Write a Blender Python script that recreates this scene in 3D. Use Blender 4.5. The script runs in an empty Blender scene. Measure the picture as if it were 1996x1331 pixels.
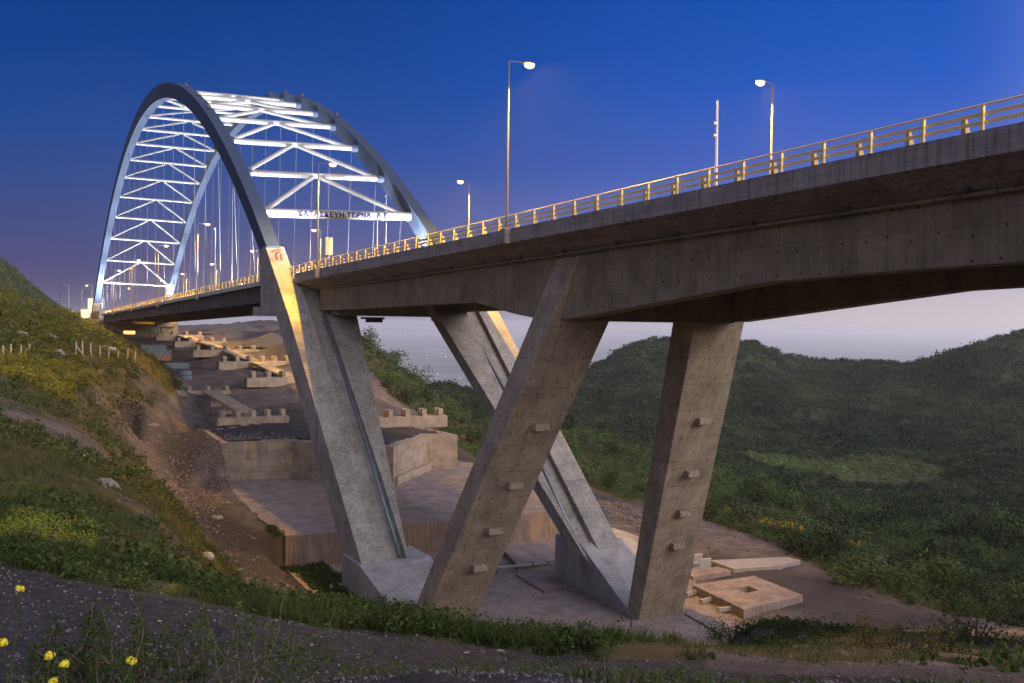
import bpy, math, random
import numpy as np
from mathutils import Matrix, Vector
random.seed(7); RNG = np.random.default_rng(7)
SC = bpy.context.scene; COL = SC.collection
R = math.radians
# ---------------------------------------------------------------- camera
CW, CH = 1996., 1331.
C0 = np.array([-81.37, 33.99, -6.71]); YAW, PIT, ROL, FOC = -0.50016, -0.01812, 0.0140, 1850.5
FW = np.array([math.cos(YAW)*math.cos(PIT), math.sin(YAW)*math.cos(PIT), math.sin(PIT)])
_r = np.array([math.sin(YAW), -math.cos(YAW), 0.]); _u = np.cross(_r, FW)
RT = _r*math.cos(ROL)+_u*math.sin(ROL); UP = -_r*math.sin(ROL)+_u*math.cos(ROL)
cam = bpy.data.objects.new('camera', bpy.data.cameras.new('camera')); COL.objects.link(cam)
cam.matrix_world = Matrix(((RT[0],UP[0],-FW[0],C0[0]),(RT[1],UP[1],-FW[1],C0[1]),(RT[2],UP[2],-FW[2],C0[2]),(0,0,0,1)))
cam.data.sensor_width = 36; cam.data.lens = FOC/CW*36; cam.data.clip_start = 0.1; cam.data.clip_end = 90000
SC.camera = cam
def ray(x, y): return FW+RT*(x-CW/2)/FOC-UP*(y-CH/2)/FOC
def onY(x, y, Y): r = ray(x, y); return C0+r*(Y-C0[1])/r[1]
def onZ(x, y, Z): r = ray(x, y); return C0+r*(Z-C0[2])/r[2]
def onX(x, y, X): r = ray(x, y); return C0+r*(X-C0[0])/r[0]
def onD(x, y, d): return C0+ray(x, y)*d
def onP(x, y, A, B):      # plane through A, B and the across-bridge direction
    n = np.cross(np.array(B)-np.array(A), [0, 1, 0]); r = ray(x, y); return C0+r*((np.array(A)-C0)@n)/(r@n)
# ---------------------------------------------------------------- view and world
SC.view_settings.view_transform = 'Standard'; SC.view_settings.look = 'None'
SC.view_settings.exposure = 0.0; SC.view_settings.gamma = 1.0
SC.render.film_transparent = False
cy = SC.cycles; cy.max_bounces = 6; cy.diffuse_bounces = 3; cy.glossy_bounces = 2; cy.transmission_bounces = 2
cy.volume_bounces = 3; cy.use_denoising = True; cy.sample_clamp_indirect = 4.0; cy.caustics_reflective = False; cy.caustics_refractive = False
W = bpy.data.worlds.new('World'); SC.world = W; W.use_nodes = True
nt = W.node_tree; nt.nodes.clear()
def N(nt, t, **k):
    n = nt.nodes.new(t)
    for a, b in k.items():
        if a.startswith('i_'): n.inputs[int(a[2:]) if a[2:].isdigit() else a[2:]].default_value = b
        else: setattr(n, a, b)
    return n
def ramp(nt, pts, interp='LINEAR'):
    n = nt.nodes.new('ShaderNodeValToRGB'); e = n.color_ramp.elements; n.color_ramp.interpolation = interp
    while len(e) > 1: e.remove(e[-1])
    e[0].position = pts[0][0]; e[0].color = pts[0][1]
    for p, c in pts[1:]:
        q = e.new(p); q.color = c
    return n
def c4(r, g, b): return (r, g, b, 1)
def srgb(r, g, b):
    f = lambda v: (v/255/12.92 if v/255 <= .04045 else ((v/255+.055)/1.055)**2.4)
    return (f(r), f(g), f(b), 1)
tc = N(nt, 'ShaderNodeTexCoord'); sx = N(nt, 'ShaderNodeSeparateXYZ'); nt.links.new(tc.outputs['Generated'], sx.inputs[0])
mrange = N(nt, 'ShaderNodeMapRange'); mrange.inputs['From Min'].default_value = -0.06; mrange.inputs['From Max'].default_value = 0.54
nt.links.new(sx.outputs['Z'], mrange.inputs['Value'])
# elevation ramps (0.1 = horizon): west of the bridge axis (left) and the bright side (right)
def el(z): return (z+0.06)/0.6
left = ramp(nt, [(el(-.06), srgb(96,92,116)), (el(0.0), srgb(98,90,120)), (el(.05), srgb(76,74,122)), (el(.12), srgb(52,74,138)), (el(.18), srgb(24,70,146)), (el(.26), srgb(0,62,142)), (el(.36), srgb(0,52,126)), (1, (.15,.18,.36,1))])
right = ramp(nt, [(el(-.06), srgb(206,194,194)), (el(0.0), srgb(214,200,200)), (el(.03), srgb(200,190,200)), (el(.085), srgb(126,138,202)), (el(.16), srgb(74,104,196)), (el(.24), srgb(34,92,196)), (el(.36), srgb(4,78,180)), (1, (.24,.26,.44,1))])
back = ramp(nt, [(el(-.06), (.72,.60,.56,1)), (el(0.03), (.98,.82,.73,1)), (el(.12), (.93,.81,.76,1)), (el(.3), (.70,.66,.70,1)), (1, (.38,.39,.50,1))])
for n in (left, right, back): nt.links.new(mrange.outputs[0], n.inputs[0])
# azimuth factors from direction dot products
def dotf(v, a, b):
    d = N(nt, 'ShaderNodeVectorMath', operation='DOT_PRODUCT'); d.inputs[1].default_value = v
    nt.links.new(tc.outputs['Generated'], d.inputs[0])
    m = N(nt, 'ShaderNodeMapRange', interpolation_type='SMOOTHSTEP'); m.inputs['From Min'].default_value = a; m.inputs['From Max'].default_value = b
    nt.links.new(d.outputs['Value'], m.inputs['Value']); return m
rh = _r/np.linalg.norm(_r)
fr = dotf(tuple(rh), -0.40, 0.46)
fb = dotf((-.90, -.43, 0), -0.2, 0.85)
m1 = N(nt, 'ShaderNodeMixRGB'); nt.links.new(fr.outputs[0], m1.inputs[0]); nt.links.new(left.outputs[0], m1.inputs[1]); nt.links.new(right.outputs[0], m1.inputs[2])
m2 = N(nt, 'ShaderNodeMixRGB'); bk = N(nt, 'ShaderNodeVectorMath', operation='SCALE'); bk.inputs['Scale'].default_value = 4.0; nt.links.new(back.outputs[0], bk.inputs[0])
nt.links.new(fb.outputs[0], m2.inputs[0]); nt.links.new(m1.outputs[0], m2.inputs[1]); nt.links.new(bk.outputs[0], m2.inputs[2])
# a few stars
vo = N(nt, 'ShaderNodeTexVoronoi', feature='F1'); vo.inputs['Scale'].default_value = 26; nt.links.new(tc.outputs['Generated'], vo.inputs['Vector'])
st = ramp(nt, [(0, c4(.5,.6,.8)), (.012, c4(.5,.6,.8)), (.02, c4(0,0,0))]); nt.links.new(vo.outputs['Distance'], st.inputs[0])
sg = N(nt, 'ShaderNodeMath', operation='GREATER_THAN'); sg.inputs[1].default_value = .62
sc_ = N(nt, 'ShaderNodeSeparateXYZ'); nt.links.new(vo.outputs['Color'], sc_.inputs[0]); nt.links.new(sc_.outputs['X'], sg.inputs[0])
ml = N(nt, 'ShaderNodeMixRGB', blend_type='MULTIPLY'); ml.inputs[0].default_value = 1; nt.links.new(st.outputs[0], ml.inputs[1]); nt.links.new(sg.outputs[0], ml.inputs[2])
ad = N(nt, 'ShaderNodeMixRGB', blend_type='ADD'); ad.inputs[0].default_value = .6; nt.links.new(m2.outputs[0], ad.inputs[1]); nt.links.new(ml.outputs[0], ad.inputs[2])
bg = N(nt, 'ShaderNodeBackground'); bg.inputs['Strength'].default_value = 1.0; nt.links.new(ad.outputs[0], bg.inputs[0])
wo = N(nt, 'ShaderNodeOutputWorld'); nt.links.new(bg.outputs[0], wo.inputs[0])
# afterglow: wide, soft, low, warm light coming from behind the viewer
sun = bpy.data.objects.new('sun', bpy.data.lights.new('sun', 'SUN')); COL.objects.link(sun)
sun.data.energy = 1.9; sun.data.angle = R(40); sun.data.color = (1.0, .80, .68)
sun.rotation_euler = Vector((0.88, 0.30, -0.34)).to_track_quat('-Z', 'Y').to_euler()
# ---------------------------------------------------------------- helpers
class MB:
    def __init__(s): s.v = []; s.f = []; s.n = 0
    def add(s, verts, faces):
        verts = np.asarray(verts, float).reshape(-1, 3); s.v.append(verts)
        s.f += [tuple(i+s.n for i in f) for f in faces]; s.n += len(verts); return s
    def box(s, c, size, ax=None):
        x, y, z = np.array(size)/2.; A = np.eye(3) if ax is None else np.array(ax)
        P = np.array([(i*x, j*y, k*z) for i in (-1,1) for j in (-1,1) for k in (-1,1)])@A+np.array(c)
        return s.add(P, [(0,1,3,2),(4,6,7,5),(0,4,5,1),(2,3,7,6),(0,2,6,4),(1,5,7,3)])
    def bar(s, a, b, w, h, up=(0,0,1)):
        a = np.array(a, float); b = np.array(b, float); d = b-a; L = np.linalg.norm(d); d /= L
        sd = np.cross(d, up); sd /= np.linalg.norm(sd); u = np.cross(sd, d)
        return s.box((a+b)/2, (L, w, h), (d, sd, u))
    def tube(s, pts, r, n=8, cap=True):
        pts = np.asarray(pts, float); rr = np.broadcast_to(r, (len(pts),)); rings = []
        for i, p in enumerate(pts):
            t = pts[min(i+1, len(pts)-1)]-pts[max(i-1, 0)]; t = t/np.linalg.norm(t)
            ref = np.array([0,0,1.]) if abs(t[2]) < .9 else np.array([1.,0,0])
            a = np.cross(t, ref); a /= np.linalg.norm(a); b = np.cross(t, a)
            an = np.arange(n)*2*math.pi/n
            rings.append(p+rr[i]*(np.cos(an)[:,None]*a+np.sin(an)[:,None]*b))
        F = [(i*n+j, i*n+(j+1)%n, (i+1)*n+(j+1)%n, (i+1)*n+j) for i in range(len(pts)-1) for j in range(n)]
        if cap: F += [tuple(range(n))[::-1], tuple((len(pts)-1)*n+j for j in range(n))]
        return s.add(np.concatenate(rings), F)
    def loft(s, secs, closed=True, cap=True):
        n = len(secs[0]); F = []
        for i in range(len(secs)-1):
            for j in range(n if closed else n-1): F.append((i*n+j, i*n+(j+1)%n, (i+1)*n+(j+1)%n, (i+1)*n+j))
        if cap and closed: F += [tuple(range(n))[::-1], tuple((len(secs)-1)*n+j for j in range(n))]
        return s.add(np.concatenate([np.asarray(q, float) for q in secs]), F)
    def prism(s, poly, z0, z1):   # poly xy
        p = [(x, y) for x, y in poly]; n = len(p)
        return s.add([(x,y,z0) for x,y in p]+[(x,y,z1) for x,y in p], [tuple(range(n))[::-1], tuple(range(n,2*n))]+[(i,(i+1)%n,n+(i+1)%n,n+i) for i in range(n)])
    def sprism(s, poly, y0, y1):  # poly xz extruded along y
        n = len(poly)
        return s.add([(x,y0,z) for x,z in poly]+[(x,y1,z) for x,z in poly], [tuple(range(n)), tuple(range(n,2*n))[::-1]]+[(i,n+i,n+(i+1)%n,(i+1)%n) for i in range(n)])
    def build(s, name, mat, parent=None, bevel=0, smooth=False, fix=True):
        me = bpy.data.meshes.new(name); me.from_pydata(np.concatenate(s.v).tolist(), [], s.f); me.update()
        if fix:
            import bmesh
            bm = bmesh.new(); bm.from_mesh(me); bmesh.ops.recalc_face_normals(bm, faces=bm.faces); bm.to_mesh(me); bm.free()
        o = bpy.data.objects.new(name, me); COL.objects.link(o); me.materials.append(mat)
        if smooth: me.polygons.foreach_set('use_smooth', [True]*len(me.polygons))
        if bevel:
            b = o.modifiers.new('bevel', 'BEVEL'); b.width = bevel; b.segments = 1; b.limit_method = 'ANGLE'; b.angle_limit = R(35)
        if parent is not None:
            o.parent = parent
            if parent.type == 'MESH' or True: o.matrix_parent_inverse = parent.matrix_basis.inverted() if parent.parent is None else Matrix()
        return o
def empty(name, loc=(0,0,0), rz=0):
    o = bpy.data.objects.new(name, None); o.location = loc; o.rotation_euler = (0,0,rz); o.empty_display_size = .3; COL.objects.link(o); return o
def tag(o, label=None, cat=None, group=None, kind=None):
    for k, v in (('label',label),('category',cat),('group',group),('kind',kind)):
        if v: o[k] = v
    return o
def copy_tree(o, parent=None):
    c = o.copy(); COL.objects.link(c); c.parent = parent
    for ch in list(o.children): copy_tree(ch, c)
    return c
def local(o):   # put children in local coordinates of the empty (built at the origin)
    for ch in o.children: ch.matrix_parent_inverse = Matrix()
def fastmesh(name, V, F, mat, smooth=False, attr=None):
    """V (n,3), F (m,3) or (m,4) int arrays"""
    me = bpy.data.meshes.new(name); k = F.shape[1]
    me.vertices.add(len(V)); me.vertices.foreach_set('co', np.ascontiguousarray(V, np.float32).ravel())
    me.loops.add(F.size); me.loops.foreach_set('vertex_index', np.ascontiguousarray(F, np.int32).ravel())
    me.polygons.add(len(F)); me.polygons.foreach_set('loop_start', np.arange(len(F), dtype=np.int32)*k)
    me.polygons.foreach_set('loop_total', np.full(len(F), k, np.int32))
    if smooth: me.polygons.foreach_set('use_smooth', np.ones(len(F), bool))
    if attr:
        for an, val in attr.items():
            a = me.color_attributes.new(an, 'FLOAT_COLOR', 'POINT'); a.data.foreach_set('color', np.ascontiguousarray(val, np.float32).ravel())
    me.update(calc_edges=True); me.validate(); me.materials.append(mat)
    o = bpy.data.objects.new(name, me); COL.objects.link(o); return o
# ---- value noise
_T = RNG.random((256, 256)).astype(np.float64)
def vn(x, y):
    xi = np.floor(x).astype(int); yi = np.floor(y).astype(int); fx = x-xi; fy = y-yi; fx = fx*fx*(3-2*fx); fy = fy*fy*(3-2*fy)
    g = lambda a, b: _T[a & 255, b & 255]
    return (g(xi,yi)*(1-fx)+g(xi+1,yi)*fx)*(1-fy)+(g(xi,yi+1)*(1-fx)+g(xi+1,yi+1)*fx)*fy*1.0
def fbm(x, y, o=4, p=.5):
    s = 0; a = 1; t = 0
    for i in range(o): s = s+a*(vn(x*2**i+17*i, y*2**i+31*i)-.5); t += a; a *= p
    return s/t*2
# ---------------------------------------------------------------- materials
def mat(name):
    m = bpy.data.materials.new(name); m.use_nodes = True; nt = m.node_tree; b = nt.nodes['Principled BSDF']; return m, nt, b
def plain(name, col, rough=.6, metal=0, noise=.15, scale=3, bump=0):
    m, nt, b = mat(name); b.inputs['Roughness'].default_value = rough; b.inputs['Metallic'].default_value = metal
    g = N(nt, 'ShaderNodeNewGeometry'); n = N(nt, 'ShaderNodeTexNoise'); n.inputs['Scale'].default_value = scale; n.inputs['Detail'].default_value = 6
    nt.links.new(g.outputs['Position'], n.inputs['Vector'])
    lo = tuple(c*(1-noise) for c in col)+(1,); hi = tuple(min(1, c*(1+noise)) for c in col)+(1,)
    r = ramp(nt, [(.3, lo), (.7, hi)]); nt.links.new(n.outputs[0], r.inputs[0]); nt.links.new(r.outputs[0], b.inputs['Base Color'])
    if bump:
        bp = N(nt, 'ShaderNodeBump'); bp.inputs['Strength'].default_value = bump; bp.inputs['Distance'].default_value = .1
        nt.links.new(n.outputs[0], bp.inputs['Height']); nt.links.new(bp.outputs[0], b.inputs['Normal'])
    return m
def emit(name, col, s):
    m, nt, b = mat(name); b.inputs['Base Color'].default_value = c4(*col); b.inputs['Emission Color'].default_value = c4(*col); b.inputs['Emission Strength'].default_value = s; return m
def concrete(name, col, panel=(2.6, 1.5), rot=0., stain=.45, holes=True, joint=.5, rust=.25, cl=1.):
    m, nt, b = mat(name); L = nt.links.new; b.inputs['Roughness'].default_value = .82
    g = N(nt, 'ShaderNodeNewGeometry'); sp = N(nt, 'ShaderNodeSeparateXYZ'); L(g.outputs['Position'], sp.inputs[0])
    sn = N(nt, 'ShaderNodeSeparateXYZ'); L(g.outputs['True Normal'], sn.inputs[0])
    ax = N(nt, 'ShaderNodeMath', operation='ABSOLUTE'); L(sn.outputs['X'], ax.inputs[0])
    ay = N(nt, 'ShaderNodeMath', operation='ABSOLUTE'); L(sn.outputs['Y'], ay.inputs[0])
    gt = N(nt, 'ShaderNodeMath', operation='GREATER_THAN'); L(ay.outputs[0], gt.inputs[0]); L(ax.outputs[0], gt.inputs[1])
    u = N(nt, 'ShaderNodeMix', data_type='FLOAT'); L(gt.outputs[0], u.inputs[0]); L(sp.outputs['Y'], u.inputs[2]); L(sp.outputs['X'], u.inputs[3])
    cb = N(nt, 'ShaderNodeCombineXYZ'); L(u.outputs[0], cb.inputs[0]); L(sp.outputs['Z'], cb.inputs[1])
    mp = N(nt, 'ShaderNodeMapping'); mp.inputs['Rotation'].default_value = (0, 0, rot); L(cb.outputs[0], mp.inputs[0])
    br = N(nt, 'ShaderNodeTexBrick'); br.offset = 0.0; br.inputs['Scale'].default_value = 1; br.inputs['Brick Width'].default_value = panel[0]; br.inputs['Row Height'].default_value = panel[1]
    br.inputs['Mortar Size'].default_value = .022; br.inputs['Mortar Smooth'].default_value = .3; br.inputs['Bias'].default_value = 0
    br.inputs['Color1'].default_value = c4(.86,.86,.86); br.inputs['Color2'].default_value = c4(1.1,1.1,1.1); br.inputs['Mortar'].default_value = c4(joint,joint,joint); L(mp.outputs[0], br.inputs['Vector'])
    # cloudy tone, vertical streaks
    n1 = N(nt, 'ShaderNodeTexNoise'); n1.inputs['Scale'].default_value = .55; n1.inputs['Detail'].default_value = 8; n1.inputs['Roughness'].default_value = .62; L(g.outputs['Position'], n1.inputs['Vector'])
    ms = N(nt, 'ShaderNodeMapping'); ms.inputs['Scale'].default_value = (2.4, 2.4, .11); L(g.outputs['Position'], ms.inputs[0])
    n2 = N(nt, 'ShaderNodeTexNoise'); n2.inputs['Scale'].default_value = 1.5; n2.inputs['Detail'].default_value = 5; n2.inputs['Roughness'].default_value = .6; L(ms.outputs[0], n2.inputs['Vector'])
    n3 = N(nt, 'ShaderNodeTexNoise'); n3.inputs['Scale'].default_value = 14; n3.inputs['Detail'].default_value = 5; L(g.outputs['Position'], n3.inputs['Vector'])
    k = lambda a: tuple(c*a for c in col)+(1,)
    r1 = ramp(nt, [(.5-.22/cl**.7, k(1-.36*cl)), (.5, k(.98)), (.5+.24/cl**.7, k(1+.3*cl))]); L(n1.outputs[0], r1.inputs[0])
    r2 = ramp(nt, [(.36, c4(1-stain,1-stain,1-stain)), (.52, c4(1,1,1)), (.8, c4(1.08,1.08,1.08))]); L(n2.outputs[0], r2.inputs[0])
    a = N(nt, 'ShaderNodeMixRGB', blend_type='MULTIPLY'); a.inputs[0].default_value = 1; L(r1.outputs[0], a.inputs[1]); L(r2.outputs[0], a.inputs[2])
    c = N(nt, 'ShaderNodeMixRGB', blend_type='MULTIPLY'); c.inputs[0].default_value = .8; L(a.outputs[0], c.inputs[1]); L(br.outputs['Color'], c.inputs[2])
    r3 = ramp(nt, [(.35, c4(.86,.86,.86)), (.7, c4(1.12,1.12,1.12))]); L(n3.outputs[0], r3.inputs[0])
    d = N(nt, 'ShaderNodeMixRGB', blend_type='MULTIPLY'); d.inputs[0].default_value = 1; L(c.outputs[0], d.inputs[1]); L(r3.outputs[0], d.inputs[2])
    # rust wash
    r4 = ramp(nt, [(.56, c4(0,0,0)), (.72, c4(rust,rust,rust))]); L(n2.outputs[0], r4.inputs[0])
    e = N(nt, 'ShaderNodeMixRGB', blend_type='MIX'); L(r4.outputs[0], e.inputs[0]); L(d.outputs[0], e.inputs[1]); e.inputs[2].default_value = c4(col[0]*1.0, col[1]*.66, col[2]*.42)
    last = e
    if holes:
        vo = N(nt, 'ShaderNodeTexVoronoi', feature='F1', voronoi_dimensions='2D'); vo.inputs['Scale'].default_value = .72; vo.inputs['Randomness'].default_value = .35; L(mp.outputs[0], vo.inputs['Vector'])
        rh_ = ramp(nt, [(0, c4(.25,.25,.25)), (.045, c4(.25,.25,.25)), (.06, c4(1,1,1))]); L(vo.outputs['Distance'], rh_.inputs[0])
        h = N(nt, 'ShaderNodeMixRGB', blend_type='MULTIPLY'); h.inputs[0].default_value = 1; L(e.outputs[0], h.inputs[1]); L(rh_.outputs[0], h.inputs[2]); last = h
    L(last.outputs[0], b.inputs['Base Color'])
    bp = N(nt, 'ShaderNodeBump'); bp.inputs['Strength'].default_value = .35; bp.inputs['Distance'].default_value = .05; L(d.outputs[0], bp.inputs['Height']); L(bp.outputs[0], b.inputs['Normal'])
    return m
MC = concrete('pier_concrete', (.30,.25,.19), panel=(2.5,2.3), rust=.22, stain=.2, joint=.42)
MCA = concrete('leg_concrete', (.30,.275,.245), panel=(30,3.4), joint=.55, holes=False, stain=.36, rust=.15)
MCF = concrete('footing_concrete', (.33,.305,.30), panel=(40,2.2), joint=.85, holes=False, stain=.25, rust=.05)
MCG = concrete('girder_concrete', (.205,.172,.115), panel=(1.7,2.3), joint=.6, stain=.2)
MCS = concrete('slab_edge_concrete', (.25,.22,.205), panel=(5,.43), joint=.7, holes=False, stain=.45)
MCW = concrete('wall_concrete', (.30,.24,.18), panel=(2.5,1.25), joint=.5, stain=.2, rust=.2)
MCR = concrete('rusty_wall_concrete', (.22,.155,.115), panel=(3.2,6), joint=.7, holes=False, stain=.35, rust=.6)
MCP = concrete('pad_concrete', (.25,.195,.17), panel=(7,7), joint=.6, holes=False, stain=.3, rust=.3, cl=1.15)
MASPH = plain('asphalt', (.24,.225,.20), .9, scale=5)
MBPOST = plain('barrier_post_steel', (.30,.24,.13), .6, noise=.15, scale=9)
MWHITE = plain('white_steel', (.16,.16,.158), .42, noise=.05, scale=1.5)
MARCH = plain('dusk_shaded_arch_steel', (.018,.033,.072), .75, noise=.1, scale=.8)  # light arch paint, with dusk shade put in as dark navy
MGIRD = plain('girder_steel', (.055,.055,.065), .55, noise=.2, scale=.8)
MHANG = plain('hanger_steel', (.05,.053,.06), .6, noise=.1)
MPOLE = plain('lamp_pole_steel', (.11,.10,.085), .6, noise=.1)
MGALV = plain('galvanised_steel', (.5,.49,.46), .5, .2, noise=.12, scale=6)
MYEL = plain('lamp_tinted_rail_steel', (.80,.60,.22), .5, .15, noise=.12, scale=9)  # sodium lamplight put into the steel as a yellow tint
MPIPE = plain('pipe_steel', (.16,.19,.22), .4, .6, noise=.2, scale=5)
MRED = plain('red_paint', (.33,.05,.04), .5)
MDARK = plain('dark_iron', (.03,.03,.03), .6)
MCREAM = plain('cream_paint', (.78,.72,.42), .6, noise=.08, scale=2)
MTERRA = plain('logo_red', (.22,.02,.01), .6, noise=.05)
MBLUE = plain('lettering_blue', (.002,.0025,.05), 1, noise=.03); MBLUE.node_tree.nodes['Principled BSDF'].inputs['Specular IOR Level'].default_value = 0
MTERRA = plain('logo_red', (.22,.02,.01), .6, noise=.05)
MBLUE_ = 0
MORANGE = plain('sign_back', (.62,.42,.10), .5, noise=.1)
MWOOD = plain('post_wood', (.32,.27,.2), .8, noise=.3, scale=9)
MROCK = plain('rock', (.20,.175,.16), .85, noise=.4, scale=2.5, bump=.6)
MHEAP = plain('dark_gravel', (.075,.065,.06), .95, noise=.4, scale=1.3, bump=.8)
MBLUEP = plain('blue_grey_metal', (.13,.17,.21), .6, noise=.25, scale=2)
LAMP = emit('sodium_lamp', (1.0,.56,.13), 9)
FLOOD = emit('flood_lens', (.88,.93,1.0), 30)
WINLIT = emit('lit_window', (1.0,.52,.16), 2.2)
TOWN = emit('town_lamp', (1.0,.78,.6), 3.5)
# ---------------------------------------------------------------- terrain
CTRL = []
def cp(*a): CTRL.append(a)
# px, py, forward depth
for a in [
 # near ledge
 (0,1331,8.5),(300,1331,8.8),(600,1331,9.2),(930,1331,9.6),(1350,1331,10.2),(1700,1331,11),(1996,1331,12),(2300,1331,13),(-400,1331,8.5),
 (-400,1150,12.5),(0,1150,12),(200,1170,12.5),(430,1205,13),(700,1240,14.5),(930,1262,14.5),(1200,1275,14.3),(1350,1290,13.5),(1600,1303,14),(1800,1300,16),
 (-400,1080,15),(0,1085,14.5),(200,1130,14.5),(430,1170,16),(560,1190,18),(700,1205,19),(930,1240,18),(1200,1258,17),(1345,1270,16),
 (-400,1000,22),(0,1000,21),(120,1050,20),(200,1060,21),(320,1120,20),
 (-400,940,32),(0,950,31),(100,950,42),(200,950,60),(200,1000,36),(300,1060,36),
 (-400,850,52),(0,850,54),(100,850,74),(200,850,98),(-400,760,85),(0,760,88),(100,760,108),(200,760,132),(280,760,152),
 (-400,690,120),(0,690,128),(200,700,168),(290,700,190),(0,640,150),(120,640,190),(180,650,230),(-400,600,150),(0,596,178),(60,606,200),(100,608,225),(150,622,260),(185,640,300),
 (300,950,100),(360,1040,80),(400,1120,48),(330,960,122),(430,1090,96),(370,1020,112),(260,860,150),(300,800,168),(345,765,190),(310,720,215),(240,665,300),
 (300,1170,14),(560,1215,14.5),
 # road and mid ground (real surface)
 (500,1130,92),(560,1105,97),(440,1050,106),(480,1080,101),(400,1000,117),(520,1005,118),(540,1035,110),(620,1150,90),(330,900,141),(330,850,157),(450,850,160),(400,740,212),(450,690,262),(330,700,262),(350,660,330),(500,660,330),(560,640,520),(430,632,620),(300,655,380),(250,655,390),
 (560,740,215),(520,700,255),
 (200,625,420),(160,610,420),(100,606,420),(40,600,380),
 # yard to the right
 (1450,1210,88),(1700,1215,88),(1950,1225,86.5),(1700,1160,97),(1560,1090,112),(1400,1030,128),(1200,975,150),(1100,950,158),(1020,920,165),(940,905,170),
 (1600,1288,18),(1700,1268,32),(1500,1268,26),(1420,1252,50),(1900,1272,30),(1996,1285,22),(1850,1243,62),(1996,1238,76),(1500,1255,44),(1600,1262,36),(1600,1246,60),(1700,1248,56),(1800,1268,32),(1950,1256,44),(1500,1236,70),(1600,1228,80),(1850,1292,19),(1420,1238,70),(1750,1232,76),(1450,1278,20),(2300,1290,24),(2300,1230,90),
 # ground hidden below the ledge
 # hill left of centre
 (740,780,205),(720,700,250),(705,664,285),(760,705,280),(820,748,262),(880,793,240),(940,835,222),(900,880,190),(860,850,200),(650,640,330),
 (-300,470,470),(0,512,470),(30,535,475),(60,565,480),(85,590,480),(100,603,480),(140,612,520),(330,634,480),(400,636,470),(480,637,430),(560,638,420),
 # shrub slope right of the yard
 (960,860,205),(1100,835,235),(1150,880,200),(1280,905,215),(1250,960,165),(1400,940,205),(1450,1000,150),(1560,985,190),(1660,1035,170),(1800,1040,165),(1996,1044,160),(2300,1050,160),(1700,1100,122),(1850,1150,108),(1996,1190,99),(1996,1100,125),(2300,1150,110),
 # valley and the opposite hills
 (1000,800,620),(900,775,640),(850,756,680),(950,790,600),(1300,880,430),(1500,960,380),(1700,1010,360),(1996,1010,340),(2400,1010,340),
 (1400,900,470),(1620,915,500),(1800,920,480),(1996,900,500),(1300,820,620),(1500,830,640),(1750,830,650),(1996,800,680),(2400,800,700),
 (1160,726,950),(1220,687,960),(1285,671,970),(1345,677,960),(1410,683,930),(1450,676,880),(1500,694,880),(1540,708,890),(1600,715,900),(1700,719,900),(1760,718,900),(1790,714,890),(1850,697,860),(1920,680,840),(1996,666,830),(2150,652,820),(2400,644,820),
 (1200,760,780),(1400,760,760),(1600,765,770),(1850,745,760),(1120,775,700),
 ]: cp(*a)
P = []
for x, y, d in CTRL:
    q = onD(x, y, d); dx, dy = q[0]-C0[0], q[1]-C0[1]; P.append((math.log(math.hypot(dx, dy)), math.atan2(dy, dx), C0[2]-q[2]))
az0 = lambda px: YAW-math.atan((px-998)/FOC)
for px in (700, 850, 1000, 1200):       # steep bank below the ledge, then the pad level
    for r_, h_ in ((26, 12.5), (36, 20.5), (50, 26.5), (62, 27.5), (78, 27.6)): P.append((math.log(r_), az0(px), h_))
for px, L_ in ((560, ((27,10.0),(40,16.5),(60,22.5),(80,24.6))), (1350, ((26,10.0),(36,15.0),(50,21),(62,25),(78,27.5))), (470, ((26,8),(45,17),(70,24.5)))):
    for r_, h_ in L_: P.append((math.log(r_), az0(px), h_))
for k in range(9):                             # behind and beside the viewer
    a = YAW+math.radians(75+k*26.25)
    for r_, h_ in ((9, 2.6), (30, 0), (120, -16), (500, -30), (1200, -20)): P.append((math.log(r_), a, h_))
for px, y, d in ((930,1331,4.5),(100,1331,4.5),(1900,1331,5)): P.append((math.log(d), az0(px), 1.75+(d-4)*.25))
for k in range(12): P.append((math.log(2.2), YAW-math.pi+k*math.pi/6, 1.7))
for y, d in ((0,0),):
    for px in (200, 600, 1000, 1400, 1800, 2400): P.append((math.log(1500), az0(px), 160)); P.append((math.log(2600), az0(px), 300))
P.append((math.log(900), az0(520), 60)); P.append((math.log(800), az0(760), 110)); P.append((math.log(480), az0(800), 90)); P.append((math.log(420), az0(700), 50)); P.append((math.log(340), az0(930), 78))
for px, r_, h_ in ((330,700,30),(450,620,40),(540,600,45),(0,700,-30),(120,800,40),(-300,800,-60),(230,700,35)): P.append((math.log(r_), az0(px), h_))
P = np.array(P); AZ0 = YAW
def wrap(a): return (a-AZ0+math.pi) % (2*math.pi)-math.pi
PU = np.stack([P[:,0], wrap(P[:,1])*2.2], 1); n_ = len(PU)
def tps(a, b):
    d2 = ((a[:,None,:]-b[None])**2).sum(-1); return .5*d2*np.log(d2+1e-12)
Kt = tps(PU, PU)+np.eye(n_)*2e-4; A_ = np.zeros((n_+3, n_+3)); A_[:n_,:n_] = Kt; A_[:n_,n_] = 1; A_[:n_,n_+1:] = PU; A_[n_:,:n_] = A_[:n_,n_:].T
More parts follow.
